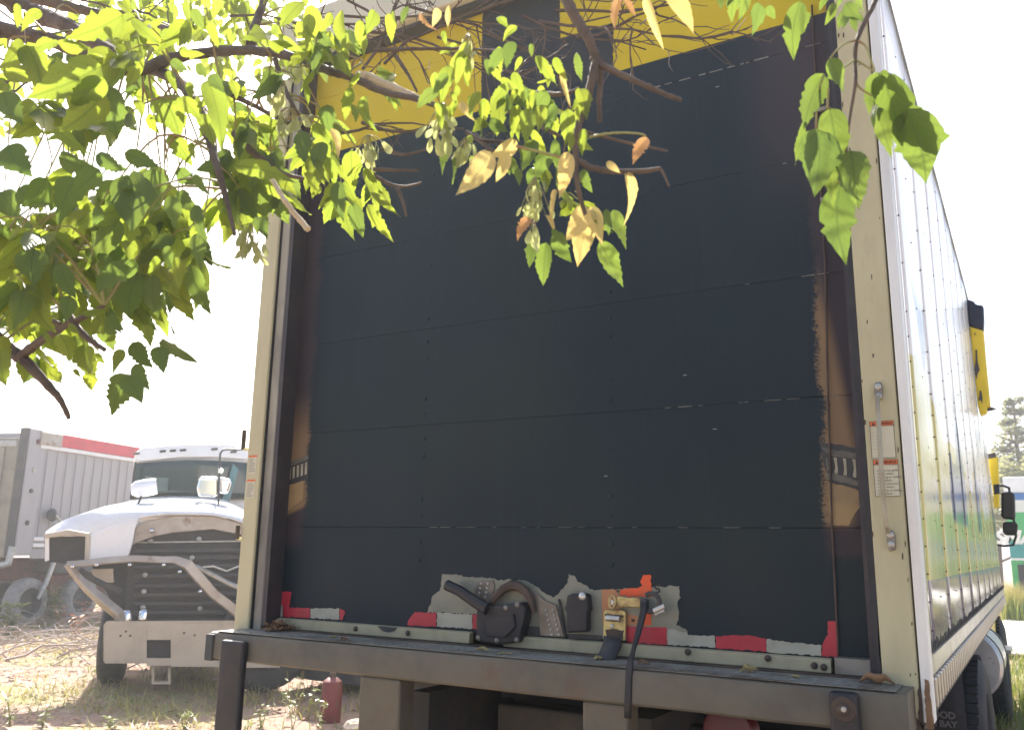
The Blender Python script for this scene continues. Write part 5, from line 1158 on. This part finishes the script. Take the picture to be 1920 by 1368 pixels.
PLf(S2, [(890,595,1078,722,'d',.75),(880,622,912,768,'d',1.3),(740,598,852,742,'d',1.1),(752,720,838,865,'d',1.0),(690,640,615,770,'g',1.2),(730,780,618,1008,'d',1.5),(690,790,790,935,'d',1.3),(600,445,695,535,'d',1.3),(800,500,845,630),(1055,165,1182,455,'d',.75),(1110,-10,1135,190,'d',.9),(740,135,555,358,'d',1.0),(770,210,735,470,'d',1.9),(855,225,880,475,'d',.9),(960,115,1000,310,'g',.8),(190,80,205,285,'d',1.7),(330,160,430,358,'d',1.3),(300,240,225,405,'d',1.2),(380,340,372,485,'d',1.4),(130,330,35,455,'g',1.4),(280,495,205,570,'g',1.5),(330,555,390,715,'g',1.3),(250,545,300,620,'g',1.3),(410,750,445,795),(480,770,512,875,'g',1.2),(560,470,500,560,'g',1.5),(520,580,560,650),(640,560,580,600),(100,360,170,480),(60,440,100,560),(20,560,60,720),(110,700,130,830),(0,640,30,840,'g',1.2),(270,770,310,790),(330,760,345,820),(460,440,600,430),(380,500,440,560,'g',1.3),(880,120,820,220),(700,30,720,150,'g',1.3),(620,20,660,140,'g',1.3),(420,70,360,160,'g',1.6),(900,260,950,330),(960,260,1000,370),(810,0,870,110),(480,80,560,170,'d'),(20,20,120,130,'d',1.4),(60,150,140,200),(20,240,90,290,'d'),(560,100,620,220,'d',1.2),(930,60,960,200,'d'),(1000,200,1040,290),(490,620,510,720),(530,660,590,720)], 1.15, 1.5)
# right sprig and the fringe along the top edge
PLf(S5, [(525,268,598,418,'d',1.3),(500,338,412,592,'d',1.05),(412,550,375,757,'d',.75),(527,495,580,792,'d',1.1),(468,590,460,895,'d',1.4),(520,740,550,960,'d',.7),(622,690,660,955,'d',1.3),(575,842,607,1205,'d',1.0),(748,330,706,525,'d',1.1),(762,330,842,672,'d',1.0),(770,340,1008,720,'d',.95),(872,500,978,852,'d',1.35),(742,490,812,725,'d',.8),(765,325,832,425,'g',1.1),(745,480,716,590,'d',1.2),(520,760,540,830,'b',.9)], .97, 1.03)
PLf(S5, [(30,-20,28,42,'d'),(95,-30,85,112,'d'),(150,-20,112,98,'d'),(205,15,180,162,'d',1.3),(240,28,280,92,'d',1.3),(392,5,360,282,'d',.9),(432,55,408,150,'d',.9),(520,-20,478,52,'d'),(552,15,503,118,'d'),(600,15,692,92,'d',1.2),(592,50,563,136,'d'),(612,60,583,132,'d'),(632,75,652,148,'d',1.2),(60,-30,55,30,'d'),(120,-30,125,60,'d'),(640,-20,690,60,'d'),(580,-20,560,40,'d')], 1.0, 1.15)

# --- compound leaves filling the left bough
PET = MB()
def near_branch(P):
    best = None; bd = 9
    for pts in BR[:8]+BR[17:21]:
        for q in pts:
            d = (q-P).length
            if d < bd: bd = d; best = q
    return best
EXTRA = []
def compound(P, L, rg, kinds='ggd', link=True):
    q = near_branch(P); d = (P-q)
    out = Vector((d.x,d.y,0)); out = out.normalized() if out.length > .02 else Vector((rg.uniform(-1,1),rg.uniform(-1,1),0)).normalized()
    if link and d.length < .5:
        PET.tube(smooth_path([q, q.lerp(P,.5)+Vector((rg.gauss(0,.02),rg.gauss(0,.02),.03)), P],4), [.0026,.0013], 5, cap=False)
    rach = (out*.6+Vector((rg.uniform(-.5,.5),rg.uniform(-.5,.5),rg.uniform(-.9,-.1)))).normalized(); R_ = L*rg.uniform(.5,.8)
    E_ = P+rach*R_; PET.tube([P,P.lerp(E_,.5)+Vector((0,0,.006)),E_],[.0013,.0009],4,cap=False)
    side = rach.cross(Vector((0,0,1))).normalized()
    for (u, s, sc) in [(1,0,1.1),(.85,1,1),(.85,-1,1)]+([(.45,1,.85),(.45,-1,.85)] if rg.random() < .6 else []):
        b = P.lerp(E_,u); dr = (rach*.5+side*s*rg.uniform(.5,.9)+Vector((rg.gauss(0,.15),rg.gauss(0,.15),rg.uniform(-.9,-.25)))).normalized(); l = L*sc*rg.uniform(.8,1.15)
        put_leaf(b+dr*.008, b+dr*l, rg.choice(kinds), rg.uniform(.95,1.35), None, rg)
rgl = random.Random(99)
def fillpoly(boxes, n, d0, d1, L, kinds, link=True):
    for _ in range(n):
        x0,y0,x1,y1 = rgl.choice(boxes); compound(AT(rgl.uniform(x0,x1),rgl.uniform(y0,y1),rgl.uniform(d0,d1)), L*rgl.uniform(.8,1.15), rgl, kinds, link)
NAMED = len(LEAVES)
fillpoly([(0,20,240,170),(230,10,470,150),(0,150,330,330),(0,320,380,420),(300,300,440,420),(0,420,330,520),(0,420,330,520),(0,520,230,640),(0,330,380,430),(0,330,390,500),(0,300,420,470)], 70, 1.25, 1.9, .088, 'ggggd')
fillpoly([(0,0,300,130),(0,250,300,470),(0,480,160,660)], 16, 1.7, 2.3, .085, 'ggd')
fillpoly([(470,70,600,320),(380,130,500,310)], 17, 1.4, 1.7, .075, 'ggd')
fillpoly([(520,0,700,140),(540,160,700,330)], 11, 1.5, 1.75, .07, 'ggd')
fillpoly([(880,150,1080,330),(980,330,1090,430)], 7, 1.1, 1.25, .05, 'ggd', False)
tag(PET.build("leaf_stalks", M['petiole'], TB, smooth=True), kind='stuff')
# yellow-green foliage of the same crown, further up and back, and the unseen crown overhead that shades the sprigs
BACK0 = len(LEAVES)
for _ in range(560):
    px_ = rgl.choice([rgl.gauss(420,90),rgl.uniform(-60,520),rgl.uniform(180,330)]); py_ = rgl.uniform(-60,130) if px_ > 180 else rgl.uniform(-60,260)
    P = AT(px_, py_, rgl.uniform(2.6,4.2)); d = Vector((rgl.gauss(0,.5),rgl.gauss(0,.5),-1)).normalized(); put_leaf(P, P+d*rgl.uniform(.05,.085), 'g', 1.2, None, rgl)
for _ in range(260):
    P = CAM+fw*rgl.uniform(-.1,1.15)+rt*rgl.uniform(-.15,.95)+Vector((0,0,rgl.uniform(1.35,2.1))); d = Vector((rgl.gauss(0,.6),rgl.gauss(0,.6),-.6)).normalized()
    q = P-CAM
    if q.dot(fw) > .15 and q.dot(up)/q.dot(fw) < .52: continue
    put_leaf(P, P+d*rgl.uniform(.07,.11), 'g', 1.2, None, rgl)
def objleaf(mm, me):
    o = bpy.data.objects.new("leaf", me); col.objects.link(o); o.parent = TB; o.matrix_parent_inverse = Matrix.Identity(4)
    o.matrix_local = Matrix.Translation(-TL) @ mm; return o
size = lambda L_: (L_[0].to_3x3() @ Vector((0,1,0))).length/max(.3,(L_[0].translation-CAM).dot(fw))
front = sorted(LEAVES[:BACK0], key=size, reverse=True)
for mm, me in front[:300]: objleaf(mm, me)
rest = front[300:]+LEAVES[BACK0:]
def join(lst, name, m_of):
    by = {}
    for mm, me in lst: by.setdefault(me.materials[0].name, []).append((mm, me))
    for mn, l in by.items():
        mb = MB(); uv = []
        for mm, me in l:
            b = len(mb.v); u_ = [None]*len(me.vertices)
            for lp in me.loops: u_[lp.vertex_index] = tuple(me.uv_layers[0].data[lp.index].uv)
            mb.v += [mm @ v.co for v in me.vertices]; uv += u_; mb.f += [tuple(i+b for i in p.vertices) for p in me.polygons]
        mb.uv = uv; tag(mb.build("foliage", bpy.data.materials[mn], TB, smooth=True, fix=False), kind='stuff')
join(rest, "foliage", None)
# --- winged seeds
def samara_mesh(seed):
    rg = random.Random(seed); mb = MB(); uv = []
    for i in range(7):
        t_ = i/6; w_ = (.10+.18*math.sin(math.pi*min(1,t_*1.0))**.8*(.4+.9*t_)) if t_ < 1 else .04
        for s in (-1,0,1): mb.v.append(Vector((s*w_+.12*math.sin(t_*2.2), t_, .06*math.sin(t_*3)+(.07*(1-t_)**2 if s == 0 else 0)))); uv.append((.5+s*.45,t_))
    for i in range(6):
        for k in range(2): mb.f.append((i*3+k,i*3+k+1,(i+1)*3+k+1,(i+1)*3+k))
    mb.uv = uv; me = mb.mesh("samara"); me.materials.append(M['samara']); me.polygons.foreach_set("use_smooth",[True]*len(me.polygons)); return me
SM = [samara_mesh(i) for i in range(3)]
stk = MB(); rgs = random.Random(4)
for cx, cy, rx, ry, n, d in [(832,245,26,45,30,1.12),(872,285,16,22,12,1.12),(690,282,24,26,24,1.4),(1003,372,24,36,28,1.08),(878,95,24,28,14,1.15),(470,455,32,32,26,1.4),(548,228,28,22,20,1.42),(520,180,14,24,12,1.45),(1000,440,14,22,10,1.08),(560,130,14,20,8,1.5)]:
    top = AT(cx,cy-ry*1.15,d)
    for i in range(n):
        a = rgs.gauss(0,.45); b = rgs.uniform(-.8,1); P = AT(cx+rx*a,cy+ry*b*.75-6,d+rgs.uniform(-.03,.03)); dr = Vector((rgs.gauss(0,.35),rgs.gauss(0,.35),-1)).normalized(); L = rgs.uniform(22,34)*d/FPX
        x_ = Vector((rgs.gauss(0,1),rgs.gauss(0,1),rgs.gauss(0,.4))); x_ = (x_-dr*x_.dot(dr)).normalized(); z_ = x_.cross(dr)
        mm = Matrix(((x_.x*L*.9,dr.x*L,z_.x*L,P.x),(x_.y*L*.9,dr.y*L,z_.y*L,P.y),(x_.z*L*.9,dr.z*L,z_.z*L,P.z),(0,0,0,1)))
        o = bpy.data.objects.new("samara", rgs.choice(SM)); col.objects.link(o); o.parent = TB; o.matrix_local = Matrix.Translation(-TL) @ mm
        stk.tube([top, top.lerp(P,.5)+Vector((0,0,.004)), P], .0006, 3, cap=False)
tag(stk.build("seed_stalks", M['petiole'], TB), kind='stuff')
